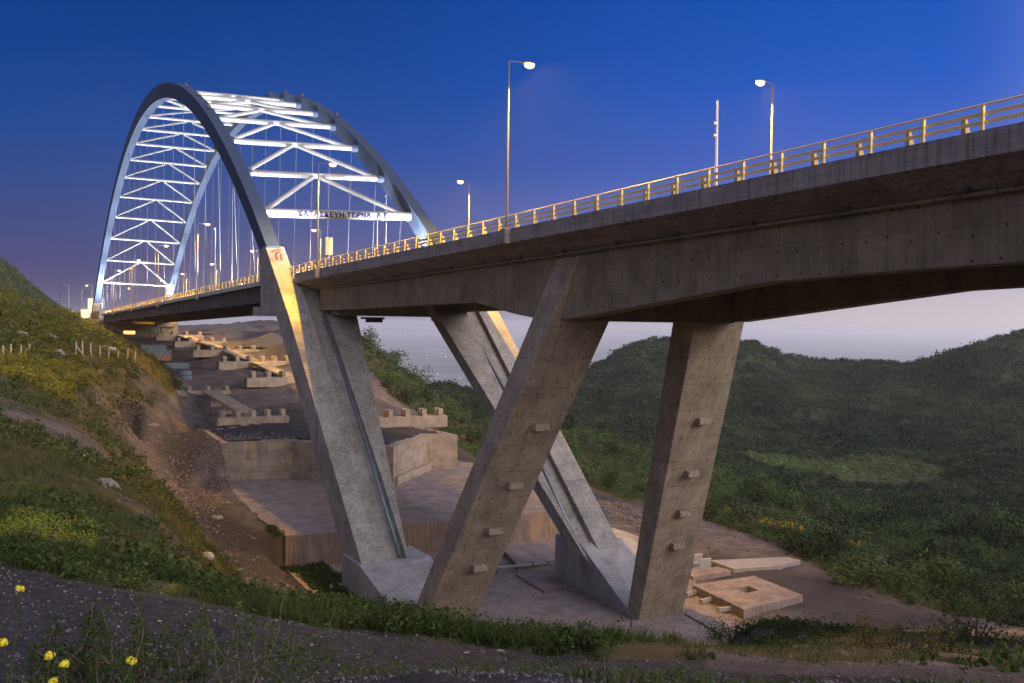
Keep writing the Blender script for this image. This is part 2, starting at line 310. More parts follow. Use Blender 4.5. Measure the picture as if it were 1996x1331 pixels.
# interpolate depression h/r so that near and far weigh alike
HS = P[:,2]/np.exp(P[:,0]); WT = np.linalg.solve(A_, np.concatenate([HS, [0,0,0]]))
PAD = [(22.05,5.6),(22.05,-40),(6,-38),(-3,-31.5),(-20,-25.5),(-32,-8),(-33,6.5),(2,6.2)]
MID = [(22,5.6),(36,6.0),(61.5,4.6),(66,4.4),(66,-36),(52,-44),(22,-31)]
UPP = [(62.6,4.6),(61.2,-6),(56,-9.2),(48.8,-17.6),(60.4,-28.2),(59.4,-33.0),(76,-31.2),(90,-10),(80,4)]
RA = onZ(420,895,-26.5); RB = onZ(505,990,-29.8)
def inside(X, Y, poly):
    c = np.zeros(np.shape(X), bool); n = len(poly)
    for i in range(n):
        x1, y1 = poly[i]; x2, y2 = poly[(i+1)%n]
        if y1 == y2: continue
        c ^= ((y1 > Y) != (y2 > Y)) & (X < (x2-x1)*(Y-y1)/(y2-y1)+x1)
    return c
def pdist(X, Y, poly):        # signed distance, positive outside
    d = np.full(np.shape(X), 1e9); n = len(poly)
    for i in range(n):
        a = np.array(poly[i]); b = np.array(poly[(i+1)%n]); ab = b-a
        t = np.clip(((X-a[0])*ab[0]+(Y-a[1])*ab[1])/(ab@ab), 0, 1); d = np.minimum(d, np.hypot(X-a[0]-t*ab[0], Y-a[1]-t*ab[1]))
    return np.where(inside(X, Y, poly), -d, d)
def sm(x, a, b): t = np.clip((x-a)/(b-a), 0, 1); return t*t*(3-2*t)
def base_h(X, Y):
    X = np.asarray(X, float); Y = np.asarray(Y, float); sh = X.shape; dx = (X-C0[0]).ravel(); dy = (Y-C0[1]).ravel(); r = np.maximum(np.hypot(dx, dy), 1.6)
    U = np.stack([np.minimum(np.log(r), math.log(2600)), wrap(np.arctan2(dy, dx))*2.2], 1); out = np.empty(len(r))
    for i in range(0, len(r), 20000):
        u = U[i:i+20000]; out[i:i+20000] = tps(u, PU)@WT[:n_]+WT[n_]+u@WT[n_+1:]
    z = C0[2]-out*np.minimum(r, 2600); k = sm(r, 1300, 2600); z = z*(1-k)+(-330)*k
    return z.reshape(sh), r.reshape(sh)
def height(X, Y, detail=True):
    z, r = base_h(X, Y); X = np.asarray(X, float); Y = np.asarray(Y, float)
    near = r < 420
    if detail:
        a = np.clip(r*.012, .05, 1.1)*(r < 2600)*(.2+.8*sm(pdist(X, Y, PAD), 4, 34)); z = z+a*fbm(X*.09, Y*.09, 3)*sm(r, 4, 30)+.16*fbm(X*.7, Y*.7, 4)*sm(r, 2, 7)*(1-sm(r, 200, 500))+.05*fbm(X*3.1, Y*3.1, 3)*(r < 60)+.3*fbm(X*.33+40, Y*.33, 4)*sm(r, 20, 50)*(1-sm(r, 260, 400))
        z = z+sm(r, 350, 700)*(1-sm(r, 1400, 2400))*(9*fbm(X*.006, Y*.006, 5)-26*np.abs(fbm(X*.0095+4, Y*.0095, 3))*sm(r, 380, 600)+6)*(0.08+.92*(wrap(np.arctan2(Y-C0[1], X-C0[0])) < wrap(az0(690))))
    z = z-9*sm(r, 490, 640)*(wrap(np.arctan2(Y-C0[1], X-C0[0])) > wrap(az0(690)))*(wrap(np.arctan2(Y-C0[1], X-C0[0])) < wrap(az0(200)))
    if near.any():
        t_ = np.clip(((X-RA[0])*(RB[0]-RA[0])+(Y-RA[1])*(RB[1]-RA[1]))/((RB[0]-RA[0])**2+(RB[1]-RA[1])**2), 0, 1); dr_ = np.hypot(X-RA[0]-t_*(RB[0]-RA[0]), Y-RA[1]-t_*(RB[1]-RA[1]))
        z = z+1.9*np.exp(-(dr_/3.2)**2)*(1+.5*fbm(X*.5+3, Y*.5, 3))*near
        d = pdist(X, Y, PAD); z = np.where(near, z*sm(d, 0, 3.5)+(-34.06)*(1-sm(d, 0, 3.5)), z)
        dm = pdist(X, Y, MID); z = np.where(near & (dm < 0), np.minimum(z, -34.2), z)
        z = np.where(near & (dm >= 0) & (X > 23) & (X < 50), z*sm(dm, 0, 6)+(np.clip(z, -30.44, -30.0))*(1-sm(dm, 0, 6)), z)
        du = pdist(X, Y, UPP); k = sm(du, 0, 12); inn = du < -.3
        z = np.where(near & (du >= -.3) & ((X > 62) | ((X > 55) & (Y > 4.4))) & (dm > 0) & (Y > -29), z*k+(-24.8+.12*fbm(X*.5, Y*.5, 3))*(1-k), z)
        z = np.where(near & inn, np.where(du < -1.3, -24.76+.12*fbm(X*.5, Y*.5, 3), np.where(dm < 1, -32., -25.6)), z)
    return z
def march(px, py, dmin=4, dmax=1500):
    t = np.exp(np.linspace(math.log(dmin), math.log(dmax), 700)); Q = C0+ray(px, py)[None]*t[:,None]; z = height(Q[:,0], Q[:,1], False); b = np.where(Q[:,2] < z)[0]
    return Q[b[0]] if len(b) else Q[-1]
def zat(x, y): return float(height(np.array([x]), np.array([y]))[0])
ang = np.concatenate([np.linspace(-180, -38, 70, endpoint=False), np.linspace(-38, 38, 620, endpoint=False), np.linspace(38, 180, 70, endpoint=False)])
def polar_sheet(name, r0, r1, nr, mt, rel=False):
    rr = np.exp(np.linspace(math.log(r0), math.log(r1), nr)); A = np.radians(ang)+YAW; RR, AA = np.meshgrid(rr, A, indexing='ij')
    X = C0[0]+RR*np.cos(AA); Y = C0[1]+RR*np.sin(AA); Z = height(X, Y); na = len(ang)
    V = np.stack([X, Y, Z], -1).reshape(-1, 3); i, j = np.meshgrid(np.arange(nr-1), np.arange(na), indexing='ij'); j2 = (j+1) % na
    F = np.stack([i*na+j, (i+1)*na+j, (i+1)*na+j2, i*na+j2], -1).reshape(-1, 4)
    if r0 < 1: 
        pass
    col = masks(V[:,0], V[:,1], V[:,2]); return fastmesh(name, V, F, mt, True, {'mask': col})
# vegetated areas in plan (traced where they lie on the ground)
def plan(pts): return [tuple(march(*p)[:2]) for p in pts]
VEGL = plan([(-700,640),(0,598),(100,612),(185,645),(235,672),(300,700),(352,765),(300,800),(235,862),(330,960),(372,1025),(430,1092),(470,1130)])+[tuple((C0+ray(560,1150)*30)[:2]), tuple((C0+ray(760,1200)*27)[:2]), tuple((C0+ray(1000,1200)*25)[:2]), tuple((C0+ray(1340,1200)*20)[:2])]+plan([(1380,1292),(1200,1282),(930,1262),(700,1236),(520,1206),(300,1170),(150,1135),(0,1100),(-700,1110)])
VEGS = plan([(528,1040),(556,1050),(620,1105),(690,1172),(650,1180),(590,1120),(545,1075)])
EDGE = [(p[0], math.hypot(*(q-C0[:2]))) for p in [(705,700),(760,778),(820,812),(880,868),(925,895),(1000,910),(1100,938),(1200,968),(1300,990),(1400,1022),(1500,1062),(1560,1088),(1640,1130),(1700,1158),(1800,1195),(1950,1222),(2200,1240)] for q in [march(*p)[:2]]]
EA = np.array([wrap(az0(p)) for p, _ in EDGE])[::-1]; ER = np.array([r for _, r in EDGE])[::-1]
BROWN = plan([(-200,722),(60,712),(200,715),(300,742),(330,775),(235,862),(325,955),(250,925),(120,860),(-200,850)])
TRACK = plan([(330,815),(420,842),(395,880),(365,930),(430,990),(520,1040),(560,1100),(640,1160),(480,1150),(420,1075),(350,990),(345,940),(300,880)])
def veg(X, Y, r=None):
    dx, dy = X-C0[0], Y-C0[1]; r = np.hypot(dx, dy); a = wrap(np.arctan2(dy, dx)); w = 1.2*fbm(X*.25, Y*.25, 3)
    d = pdist(X, Y, VEGL); v = 1-sm(d+w*np.clip(r/40, .15, 1.2), -1.0*np.clip(r/40, .15, 1), .6*np.clip(r/40, .15, 1))
    re = np.interp(a, EA, ER); right = a < EA[-1]+.01; v2 = sm(r-re+w*3, -1, 4)*right
    v = np.maximum(v, 1-sm(pdist(X, Y, VEGS)+w, -.5, .8))
    v3 = sm(r, 520, 600)*(a > EA[-1])*.6
    v4 = sm(r, 330, 380)*(a > wrap(az0(140)))
    return np.maximum(np.maximum(v, v2), np.maximum(v3, v4))
def masks(X, Y, Z):
    r = np.hypot(X-C0[0], Y-C0[1]); v = veg(X, Y); c = np.zeros((len(X), 4)); c[:,3] = 1
    br_ = (1-sm(pdist(X, Y, BROWN), -4, 4))*sm(fbm(X*.13+4, Y*.13, 4), -.35, .1); c[:,0] = v*(1-.7*br_)
    c[:,1] = (1-v)*np.maximum(1-sm(r, 17-6*(wrap(np.arctan2(Y-C0[1], X-C0[0])) < wrap(az0(1385))), 22-7*(wrap(np.arctan2(Y-C0[1], X-C0[0])) < wrap(az0(1385)))), sm(fbm(X*.05+9, Y*.05, 3), -.1, .35)*.8*sm(r, 70, 90))      # dark gravel
    tk = 1-sm(pdist(X, Y, TRACK), -1.5, 1.5); c[:,1] = np.maximum(c[:,1], tk*.9*(1-v))
    ug = 1-sm(pdist(X, Y, UPP), 0, 8); c[:,1] = np.maximum(c[:,1], ug*.85*(1-v)); c[:,2] = sm(r, 260, 420)
    return c
def ground_mat(name, far):
    m, nt, b = mat(name); L = nt.links.new; b.inputs['Roughness'].default_value = .95; b.inputs['Specular IOR Level'].default_value = .15
    g = N(nt, 'ShaderNodeNewGeometry'); at = N(nt, 'ShaderNodeAttribute'); at.attribute_name = 'mask'; sp = N(nt, 'ShaderNodeSeparateColor'); L(at.outputs['Color'], sp.inputs[0])
    def nz(s, d=6, rg=.6):
        n = N(nt, 'ShaderNodeTexNoise'); n.inputs['Scale'].default_value = s; n.inputs['Detail'].default_value = d; n.inputs['Roughness'].default_value = rg; L(g.outputs['Position'], n.inputs['Vector']); return n
    if not far:
        a = nz(.35, 8); f = nz(9, 6, .7); vv = N(nt, 'ShaderNodeTexVoronoi'); vv.inputs['Scale'].default_value = 7; L(g.outputs['Position'], vv.inputs['Vector'])
        dirt = ramp(nt, [(.3, c4(.088,.07,.065)), (.5, c4(.135,.108,.10)), (.7, c4(.21,.17,.155))]); L(a.outputs[0], dirt.inputs[0])
        grav = ramp(nt, [(.3, c4(.024,.022,.026)), (.55, c4(.046,.041,.046)), (.75, c4(.11,.095,.095))]); L(f.outputs[0], grav.inputs[0])
        grs = ramp(nt, [(.3, c4(.028,.034,.012)), (.48, c4(.07,.058,.026)), (.62, c4(.10,.075,.042)), (.75, c4(.16,.125,.09))]); L(nz(.5, 8, .65).outputs[0], grs.inputs[0])
        x = N(nt, 'ShaderNodeMixRGB'); L(sp.outputs[1], x.inputs[0]); L(dirt.outputs[0], x.inputs[1]); L(grav.outputs[0], x.inputs[2])
        x2 = N(nt, 'ShaderNodeMixRGB', blend_type='MULTIPLY'); x2.inputs[0].default_value = .7; sv = ramp(nt, [(.0, c4(1.25,1.2,1.15)), (.5, c4(.8,.8,.8))]); L(vv.outputs['Distance'], sv.inputs[0]); L(x.outputs[0], x2.inputs[1]); L(sv.outputs[0], x2.inputs[2])
        y = N(nt, 'ShaderNodeMixRGB'); L(sp.outputs[0], y.inputs[0]); L(x2.outputs[0], y.inputs[1]); L(grs.outputs[0], y.inputs[2]); L(y.outputs[0], b.inputs['Base Color'])
        bp = N(nt, 'ShaderNodeBump'); bp.inputs['Strength'].default_value = .8; bp.inputs['Distance'].default_value = .08; L(f.outputs[0], bp.inputs['Height']); L(bp.outputs[0], b.inputs['Normal'])
    else:
        a = nz(.012, 8, .65); r_ = ramp(nt, [(.3, c4(.016,.024,.010)), (.5, c4(.03,.045,.016)), (.62, c4(.05,.055,.03)), (.78, c4(.08,.07,.05))]); L(a.outputs[0], r_.inputs[0]); L(r_.outputs[0], b.inputs['Base Color'])
    return m
MG = ground_mat('ground_soil', False); MH = ground_mat('hill_soil', True)
V0 = polar_sheet('ground', 1.5, 560, 430, MG); tag(V0, kind='structure')
h_ = polar_sheet('hills', 560, 2700, 130, MH); tag(h_, kind='structure')
rr = np.exp(np.linspace(math.log(2650), math.log(60000), 40)); A_a = np.linspace(0, 2*math.pi, 181)[:-1]; RR, AA = np.meshgrid(rr, A_a, indexing='ij')
PX, PY = C0[0]+RR*np.cos(AA), C0[1]+RR*np.sin(AA); PZ = -331+30*sm(RR, 12000, 30000)*fbm(PX*2e-4, PY*2e-4, 4)
i, j = np.meshgrid(np.arange(39), np.arange(180), indexing='ij'); F = np.stack([i*180+j, (i+1)*180+j, (i+1)*180+(j+1)%180, i*180+(j+1)%180], -1).reshape(-1, 4)
m, nt, b = mat('haze_tinted_fields'); L = nt.links.new; b.inputs['Roughness'].default_value = 1
g = N(nt, 'ShaderNodeNewGeometry'); vv = N(nt, 'ShaderNodeTexVoronoi'); vv.inputs['Scale'].default_value = .0045; L(g.outputs['Position'], vv.inputs['Vector'])
s_ = N(nt, 'ShaderNodeSeparateXYZ'); L(vv.outputs['Color'], s_.inputs[0]); r_ = ramp(nt, [(0, c4(.10,.115,.11)), (.5, c4(.15,.165,.155)), (1, c4(.24,.24,.225))]); L(s_.outputs['X'], r_.inputs[0]); L(r_.outputs[0], b.inputs['Base Color'])  # pale grey tones carry part of the distant haze
tag(fastmesh('plain', np.stack([PX, PY, PZ], -1).reshape(-1, 3), F, m, True), kind='structure')
# patch of soil right under the viewer
t_ = [(C0[0]+1.55*math.cos(a), C0[1]+1.55*math.sin(a)) for a in np.linspace(0, 2*math.pi, 24, endpoint=False)]
#PART2
# ================================================================ the bridge
def dz(X): return -.018*X
BR = tag(empty('arch_bridge', (164, -11, -3)), 'long steel arch bridge with floodlit white bracing between two arches, on slanting concrete legs', 'bridge')
YN, YF, KI = 1.2, -22.9, .011
def zc(X): return -34.34+.976*X-.002973*X*X
def yoff(Z, X): return KI*max(0, Z-dz(X))
RS = (3.2, 0.0)
def arch_pt(X, side):
    z = zc(X-RS[side]); o = yoff(z, X); return np.array([X, (YN-o) if side == 0 else (YF+o), z])
def arch_sections(side, x0, x1, n, w=1.85):
    S = []
    for X in np.linspace(x0, x1, n):
        p = arch_pt(X, side); t = np.array([1, 0, .976-2*.002973*(X-RS[side])]); t /= np.linalg.norm(t); nn = np.array([-t[2], 0, t[0]])
        d = 2.5+.9*math.exp(-((X-164)/70)**2); y = np.array([0, 1, 0])
        S.append([p+nn*d/2*a+y*w/2*b for a, b in ((1,-1),(1,1),(-1,1),(-1,-1))])
    return S
# near leg with its block and channel
def ipl(Z, pts): pts = sorted(pts); return float(np.interp(Z, [p[0] for p in pts], [p[1] for p in pts]))
E_ = [onY(517,479,2.1), onY(541,549,2.1), onY(560,606,2.1), onY(705,1100,2.1)]
I_ = [onY(505,488,2.1), onY(508,560,2.1), onY(508,598,2.1)]
Il = [onY(538,615,2.1), onY(600,830,2.1), onY(674,1100,2.1)]
ez = [(p[2], p[0]) for p in E_]; slope = (E_[3][0]-E_[2][0])/(E_[3][2]-E_[2][2]); ez.append((-35.5, E_[3][0]+slope*(-35.5-E_[3][2])))
iz = [(p[2], p[0]) for p in Il]; sl2 = (Il[2][0]-Il[0][0])/(Il[2][2]-Il[0][2]); iz.append((-35.5, Il[0][0]+sl2*(-35.5-Il[0][2])))
def leg_channel(name, exf, ixf, outer, inner_f, Zs, sgn, rec=.95):
    S = []
    for Z in Zs:
        e = exf(Z); i = ixf(Z); inn = inner_f(Z); o = outer; a = o-sgn*2.85; b_ = o-sgn*5.0
        b_ = b_ if sgn*(b_-inn) > .3 else inn+sgn*.3
        S.append([(e,o,Z),(e,a,Z),(e+rec,a+sgn*.02,Z),(e+rec,b_,Z),(e,b_,Z),(e,inn,Z),(i,inn,Z),(i,o,Z)])
    return MB().loft(S).build(name, MCA, BR)
ex = lambda Z: ipl(Z, ez); ix = lambda Z: ipl(Z, iz)
leg_channel('pier_leg', ex, ix, 2.1, lambda Z: -2.94-(Z+30.5)*3.9/25.3, [-35.4, -30, -24, -18, -12, Il[0][2]+.02, -2.2], 1)
top = [(p[0], p[2]) for p in E_[:3]]; zb_ = -5.9
blk = [(ex(zb_), zb_)]+top[::-1]+[(p[0], p[2]) for p in I_]+[(I_[2][0], I_[2][2]), (I_[2][0]+4.2, I_[2][2]), (I_[2][0]+4.2, I_[2][2]-1.2), (ix(zb_)+.4, I_[2][2]-1.25)]
base = MB().sprism(blk, 2.13, -.42).build('arch_base', MCREAM if False else MCA, BR, bevel=.04)
# far leg
f0, f1 = (28.4, -4.93), (.94, -28.94); fs = (f1[0]-f0[0])/(f1[1]-f0[1]); exF = lambda Z: f0[0]+fs*(Z-f0[1])
leg_channel('pier_leg', exF, lambda Z: exF(Z)+2.7, -23.8, lambda Z: -18.8+(Z+29.5)*3.8/23.1, [-35.4, -28, -20, -12, -6.4, -2.2], -1)
MB().sprism([(exF(-5.9), -5.9), (exF(-.5)+2.5, -.5), (40.5, 4.2), (44.5, 4.4), (44.5, -6.4), (exF(-6.4)+2.7, -6.4)], -21.45, -23.85).build('arch_base', MCA, BR, bevel=.04)
# straight legs of the V
def legB(name, top_, bot, w, th0, th1, sgn):
    S = []
    for k in np.linspace(0, 1, 9):
        p = np.array(top_)*(1-k)+np.array(bot)*k; th = th0*(1-k)+th1*k
        S.append([(p[0],p[1],p[2]),(p[0],p[1]-sgn*w,p[2]),(p[0]+th,p[1]-sgn*w,p[2]),(p[0]+th,p[1],p[2])])
    return MB().loft(S).build(name, MC, BR, bevel=.05)
B1 = onY(1128,500,-2.25); B2 = onY(829,1200,1.95); d_ = (B2-B1)/(B2[2]-B1[2]); B2 = B1+d_*(-35.2-B1[2])
LB = legB('pier_leg', B1, B2, 5.1, 3.0, 2.3, 1)
G1 = onY(1354,632,-15.5); G2 = onY(1245,1207,-18.7); d_ = (G2-G1)/(G2[2]-G1[2]); G0 = G1+d_*(-1.9-G1[2]); G2 = G1+d_*(-35.2-G1[2])
LF = legB('pier_leg', G0, G2, 5.2, 3.0, 1.9, 1)
def steps(leg, A, B, pxs, w):
    for x, y in pxs:
        q = onP(x, y, A, B); q = q+np.array([-.28, 0, 0]); o = MB().box(q, (.75, w, .55)).build('step_block', MC, leg, bevel=.03)
steps(LB, B1, B2, ((1050,832),(1000,945),(960,1033),(930,1105)), 1.25)
steps(LF, G0, G2, ((1366,820),(1344,922),(1328,998),(1316,1062)), 1.25)
# footing wedges between the legs
def wedge(tl, tr, bl, br, back, zb):
    v = [tl, tr, br, bl]; lo = [(p[0], p[1], zb) for p in (tl, tr, br, bl)]; bk = [(tl[0]+back, tl[1], tl[2]), (tr[0]+back, tr[1], tr[2])]; bz = [(p[0], p[1], zb) for p in bk]
    V = [tuple(p) for p in v]+lo+bk+bz
    return MB().add(V, [(0,1,2,3),(3,2,6,7),(0,3,7,4),(1,5,6,2),(0,8,9,1),(8,10,11,9),(0,4,10,8),(1,9,11,5),(4,7,6,5,11,10)]).build('footing', MCF, BR, bevel=.04)
wedge(onP(700,1101,(7.18,0,-30.5),(34.6,0,-5.3)), (7.2,-5.27,-30.5), (-8.5,2.2,-34.3), (-8.5,-3.6,-34.3), 5.2, -35)
wedge(onX(1131,1060,1.0), onX(1247,1046,1.0), (-10.6,-18.4,-34.3), (-9.5,-24.3,-34.3), 5.0, -35)
# approach deck: slab with two deep ribs
XE = 39.5
def deck_loft(x0, x1, prof, name, mt, par=BR, n=2):
    return MB().loft([[(X, y, z+dz(X)) for y, z in prof] for X in np.linspace(x0, x1, n)]).build(name, mt, par)
YD = -21.7
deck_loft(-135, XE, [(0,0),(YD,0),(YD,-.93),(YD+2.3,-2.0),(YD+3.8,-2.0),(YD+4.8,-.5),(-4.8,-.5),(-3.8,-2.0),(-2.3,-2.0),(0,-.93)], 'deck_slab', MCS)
for ya, yb in ((-.05,-.45),(YD+.05,YD+.45)): deck_loft(-135, XE, [(ya,.003),(yb,.003),(yb,.14),(ya,.14)], 'kerb', MCS)
deck_loft(-135, 292, [(-1.3,.005),(YD+1.3,.005),(YD+1.3,.03),(-1.3,.03)], 'road_surface', MASPH)
gp = [onY(*p, -2.3) for p in ((640,605),(924,588),(1000,611),(1047,621),(1108,621.5),(1495,549),(1750,527),(1996,509))]
gb = sorted([(p[0], p[2]) for p in gp]); gb = [(-135, gb[0][1]+.9)]+gb; gb[-1] = (36, gb[-1][1])
def zbot(X): return float(np.interp(X, [p[0] for p in gb], [p[1] for p in gb]))
for y0, y1 in ((-2.32,-3.78),(YD+2.32,YD+3.78)):
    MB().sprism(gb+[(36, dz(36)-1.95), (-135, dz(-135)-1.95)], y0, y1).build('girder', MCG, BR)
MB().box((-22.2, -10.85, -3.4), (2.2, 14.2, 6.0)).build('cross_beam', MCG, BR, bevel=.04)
MB().box((33.6, -10.85, -4.1), (4.4, 15.2, 3.6)).build('cross_beam', MCG, BR, bevel=.04)
MB().box((7, -10.85, -2.6), (.6, 14, 3.2)).build('cross_beam', MCG, BR)
MB().box((-60, -10.85, -1.0), (.6, 14, 3.2)).build('cross_beam', MCG, BR)
mp_ = MB(); mp_.box((39, -10.5, -6.15), (3.2, 2.2, .25)); mp_.box((38.4,-10.5,-6.5),(2.2,1.6,.45)); mp_.build('bearing_platform', MDARK, BR)
# conduit and its hangers under the cantilever
cd = MB().tube([(-134, -1.95, dz(-134)-2.02), (30, -1.95, dz(30)-2.02), (30.6, -1.6, dz(30)-2.05)], .09).build('drain_pipe', MCG, BR)
for X in np.arange(-62, 32, 6.4): MB().box((X, -1.75, dz(X)-1.62), (.16, .16, .72)).build('pipe_hanger', MDARK, cd)
def pipe_on_leg(pts, m=MPIPE): return MB().tube(pts, .17).build('drain_pipe', m, BR, smooth=True)
pipe_on_leg([(onP(*p, (7.18+.6,0,-30.5), (34.6+.6,0,-5.3))-np.array([.1,0,0])) for p in ((616,562),(629,596),(630,618),(660,700),(713,868),(780,1086))])
q0 = (exF(-5)+.6,0,-5.); q1 = (exF(-29)+.6,0,-29.)
pipe_on_leg([(onP(*p, q0, q1)-np.array([.1,0,0])) for p in ((907,609),(909,628),(1000,790),(1060,920),(1123,1055))])
# main span deck: steel plate girders with stiffeners
deck_loft(44, 292, [(-.35,0),(YD+.35,0),(YD+.35,-.42),(-.35,-.42)], 'deck_slab', MGIRD)
deck_loft(41, 292, [(-.25,.13),(-.6,.13),(-.6,-.5),(-.25,-.5)], 'kerb', MGALV); deck_loft(41, 292, [(YD+.25,.13),(YD+.6,.13),(YD+.6,-.5),(YD+.25,-.5)], 'kerb', MGALV)
for y, s in ((-1.1, 1), (YD+1.1, -1)):
    g_ = deck_loft(43, 292, [(y,-.43),(y-s*.05,-.43),(y-s*.05,-2.75),(y-s*.3,-2.75),(y-s*.3,-2.85),(y+s*.25,-2.85),(y+s*.25,-2.75),(y,-2.75)], 'main_girder', MGIRD)
    k = MB()
    for X in np.arange(44, 292, 2.05): k.box((X, y+s*.12, dz(X)-1.6), (.06, .22, 2.3))
    k.build('stiffener', MGIRD, g_)['kind'] = 'stuff'
for X in np.arange(50, 290, 6.0): MB().box((X, -10.85, dz(X)-1.5), (.35, 19.3, 2.1)).build('cross_beam', MGIRD, BR)
# arches, struts, chevrons, hangers
NX = [53.8,65.4,77.9,90.1,101.0,112.8,125.6,138.6,151.8,165.1,177.2,188.8,200.3,211.8,223.3,235.2,246.8,258.4,269.7,280.8]
AR = []
for s_, x0 in ((0, 46.4), (1, 42.0)):
    a = MB().loft(arch_sections(s_, x0, 288.5+RS[s_], 84)).build('arch_rib', MARCH, BR); AR.append(a)
    MB().loft(arch_sections(s_, 288.4+RS[s_], 296+RS[s_], 4, 2.3)).build('arch_base', MCG, BR)
    for k in range(3, 17, 1):
        p = arch_pt(NX[k]+2, s_); 
        if s_ == 0 and k in (3,4,5,9) or s_ == 1 and k in (2,3,5,6,7,8,9): MB().box(p+np.array([0,0,2.0]), (.5,.5,.6)).build('arch_light', MDARK, a)
for s_ in (0, 1):                      # short collars where the struts meet the ribs
    for X in NX[:9]:
        p = arch_pt(X+(2 if s_ == 0 else 0), s_); q = arch_pt(X+(2 if s_ else 0), 1-s_); d = (q-p)/np.linalg.norm(q-p); MB().tube([p+d*.85, p+d*1.9], .66, 10).build('strut_collar', MARCH, AR[s_])
ST = []
for i, X in enumerate(NX):
    a = arch_pt(X+2, 0); b = arch_pt(X, 1); d = (b-a)/np.linalg.norm(b-a); r_ = .66 if i == 0 else .47 if i < 9 else .35
    ST.append(MB().tube([a+d*.9, b-d*.9], r_, 12).build('cross_strut', MWHITE, BR, smooth=False))
    j = i+1 if X < 160 else i-1
    if abs(NX[j]-X) < 20 and not (i == 9):
        t = arch_pt(NX[j]+2, 0)*.5+arch_pt(NX[j], 1)*.5; sg = 1 if j > i else -1; off = np.array([sg*1.0, 0, 0]); up = np.array([-sg*.3,0,-.3])
        for e, dd in ((a, d), (b, -d)): MB().tube([e+off+dd*.9, t+up-dd*.6], min(r_, .47)*.74, 10).build('chevron_brace', MWHITE, BR)
for i, X in enumerate(NX):
    for s_ in (0, 1):
        p = arch_pt(X+5.5, s_) if i < 19 else arch_pt(X, s_); y = -.35 if s_ == 0 else YD+.35
        if p[2]-dz(p[0]) < 4: continue
        MB().tube([(p[0], p[1], p[2]-1), (p[0], y+(.55 if s_==0 else -.55), dz(p[0])-.3)], .05, 6).build('hanger', MHANG, BR)
# lettering on the portal strut
def text_mesh(body, size, name, mt, depth=.02):
    cu = bpy.data.curves.new(name, 'FONT'); cu.body = body; cu.size = size; cu.extrude = depth; cu.align_x = 'CENTER'; cu.align_y = 'CENTER'; cu.offset = .03; cu.space_character = 1.12
    o = bpy.data.objects.new(name, cu); COL.objects.link(o); bpy.context.view_layer.update(); dg = bpy.context.evaluated_depsgraph_get()
    me = bpy.data.meshes.new_from_object(o.evaluated_get(dg)); COL.objects.unlink(o); bpy.data.objects.remove(o); me.materials.clear(); me.materials.append(mt); me.name = name
    q = bpy.data.objects.new(name, me); COL.objects.link(q); return q
tx = text_mesh('ΚΑΤΑΣΚΕΥΗ:ΤΕΡΝΑ  Α.Ε.', 1.05, 'lettering', MBLUE)
a = arch_pt(NX[0]+2, 0); b = arch_pt(NX[0], 1); md = a*.47+b*.53; rgt = (b-a)/np.linalg.norm(b-a); dn = np.cross(rgt, (-.17, 0, .985)); dn /= np.linalg.norm(dn); dn = dn if dn[0] < 0 else -dn; upv = np.cross(dn, rgt); upv = upv if upv[2] > 0 else -upv
ps = md+dn*.72
tx.matrix_world = Matrix(((rgt[0],upv[0],dn[0],ps[0]),(rgt[1],upv[1],dn[1],ps[1]),(rgt[2],upv[2],dn[2],ps[2]),(0,0,0,1)))
tx.parent = ST[0]
# painted emblem on the arch base: paired curved stripes
e0, e1 = E_[0], E_[1]; fu = (e0-e1)/np.linalg.norm(e0-e1); fn = np.array([-fu[2], 0, fu[0]]); fn = fn if fn[0] < 0 else -fn; fy = np.array([0, 1., 0])
cen = e1*.28+e0*.72; 
def stripe(r0, r1, cy, cz, a0, a1, tail):
    pts = []
    for rr_ in (r0, r1):
        row = [(cy+rr_*math.cos(a), cz+rr_*math.sin(a)) for a in np.linspace(a0, a1, 9)]; row = row+[(row[-1][0], row[-1][1]-tail)]; pts.append(row)
    V = [np.array([cen[0], 0, cen[2]])+fu*z+fn*.02+fy*y for row in pts for y, z in row]; n = 10
    return V, [(i, i+1, n+i+1, n+i) for i in range(n-1)]
lg = MB()
for r0, r1 in ((.95,1.3),(.35,.68)): lg.add(*stripe(r0, r1, .3, 0, R(70), R(180)-0, .9) if False else stripe(r0, r1, .0, .0, R(80), R(0), .9))
lg.add(*stripe(1.55, 1.85, .2, -.2, R(95), R(35), .0))
lg.build('emblem', MTERRA, base, fix=False)
wp = MB(); ppz = [np.array([cen[0],0,cen[2]])+fu*z+fn*.008+fy*y for y, z in ((-.4,-1.3),(2.1,-1.3),(2.1,1.8),(-.4,1.8))]; wp.add(ppz, [(0,1,2,3)]).build('white_panel', MWHITE, base, fix=False)
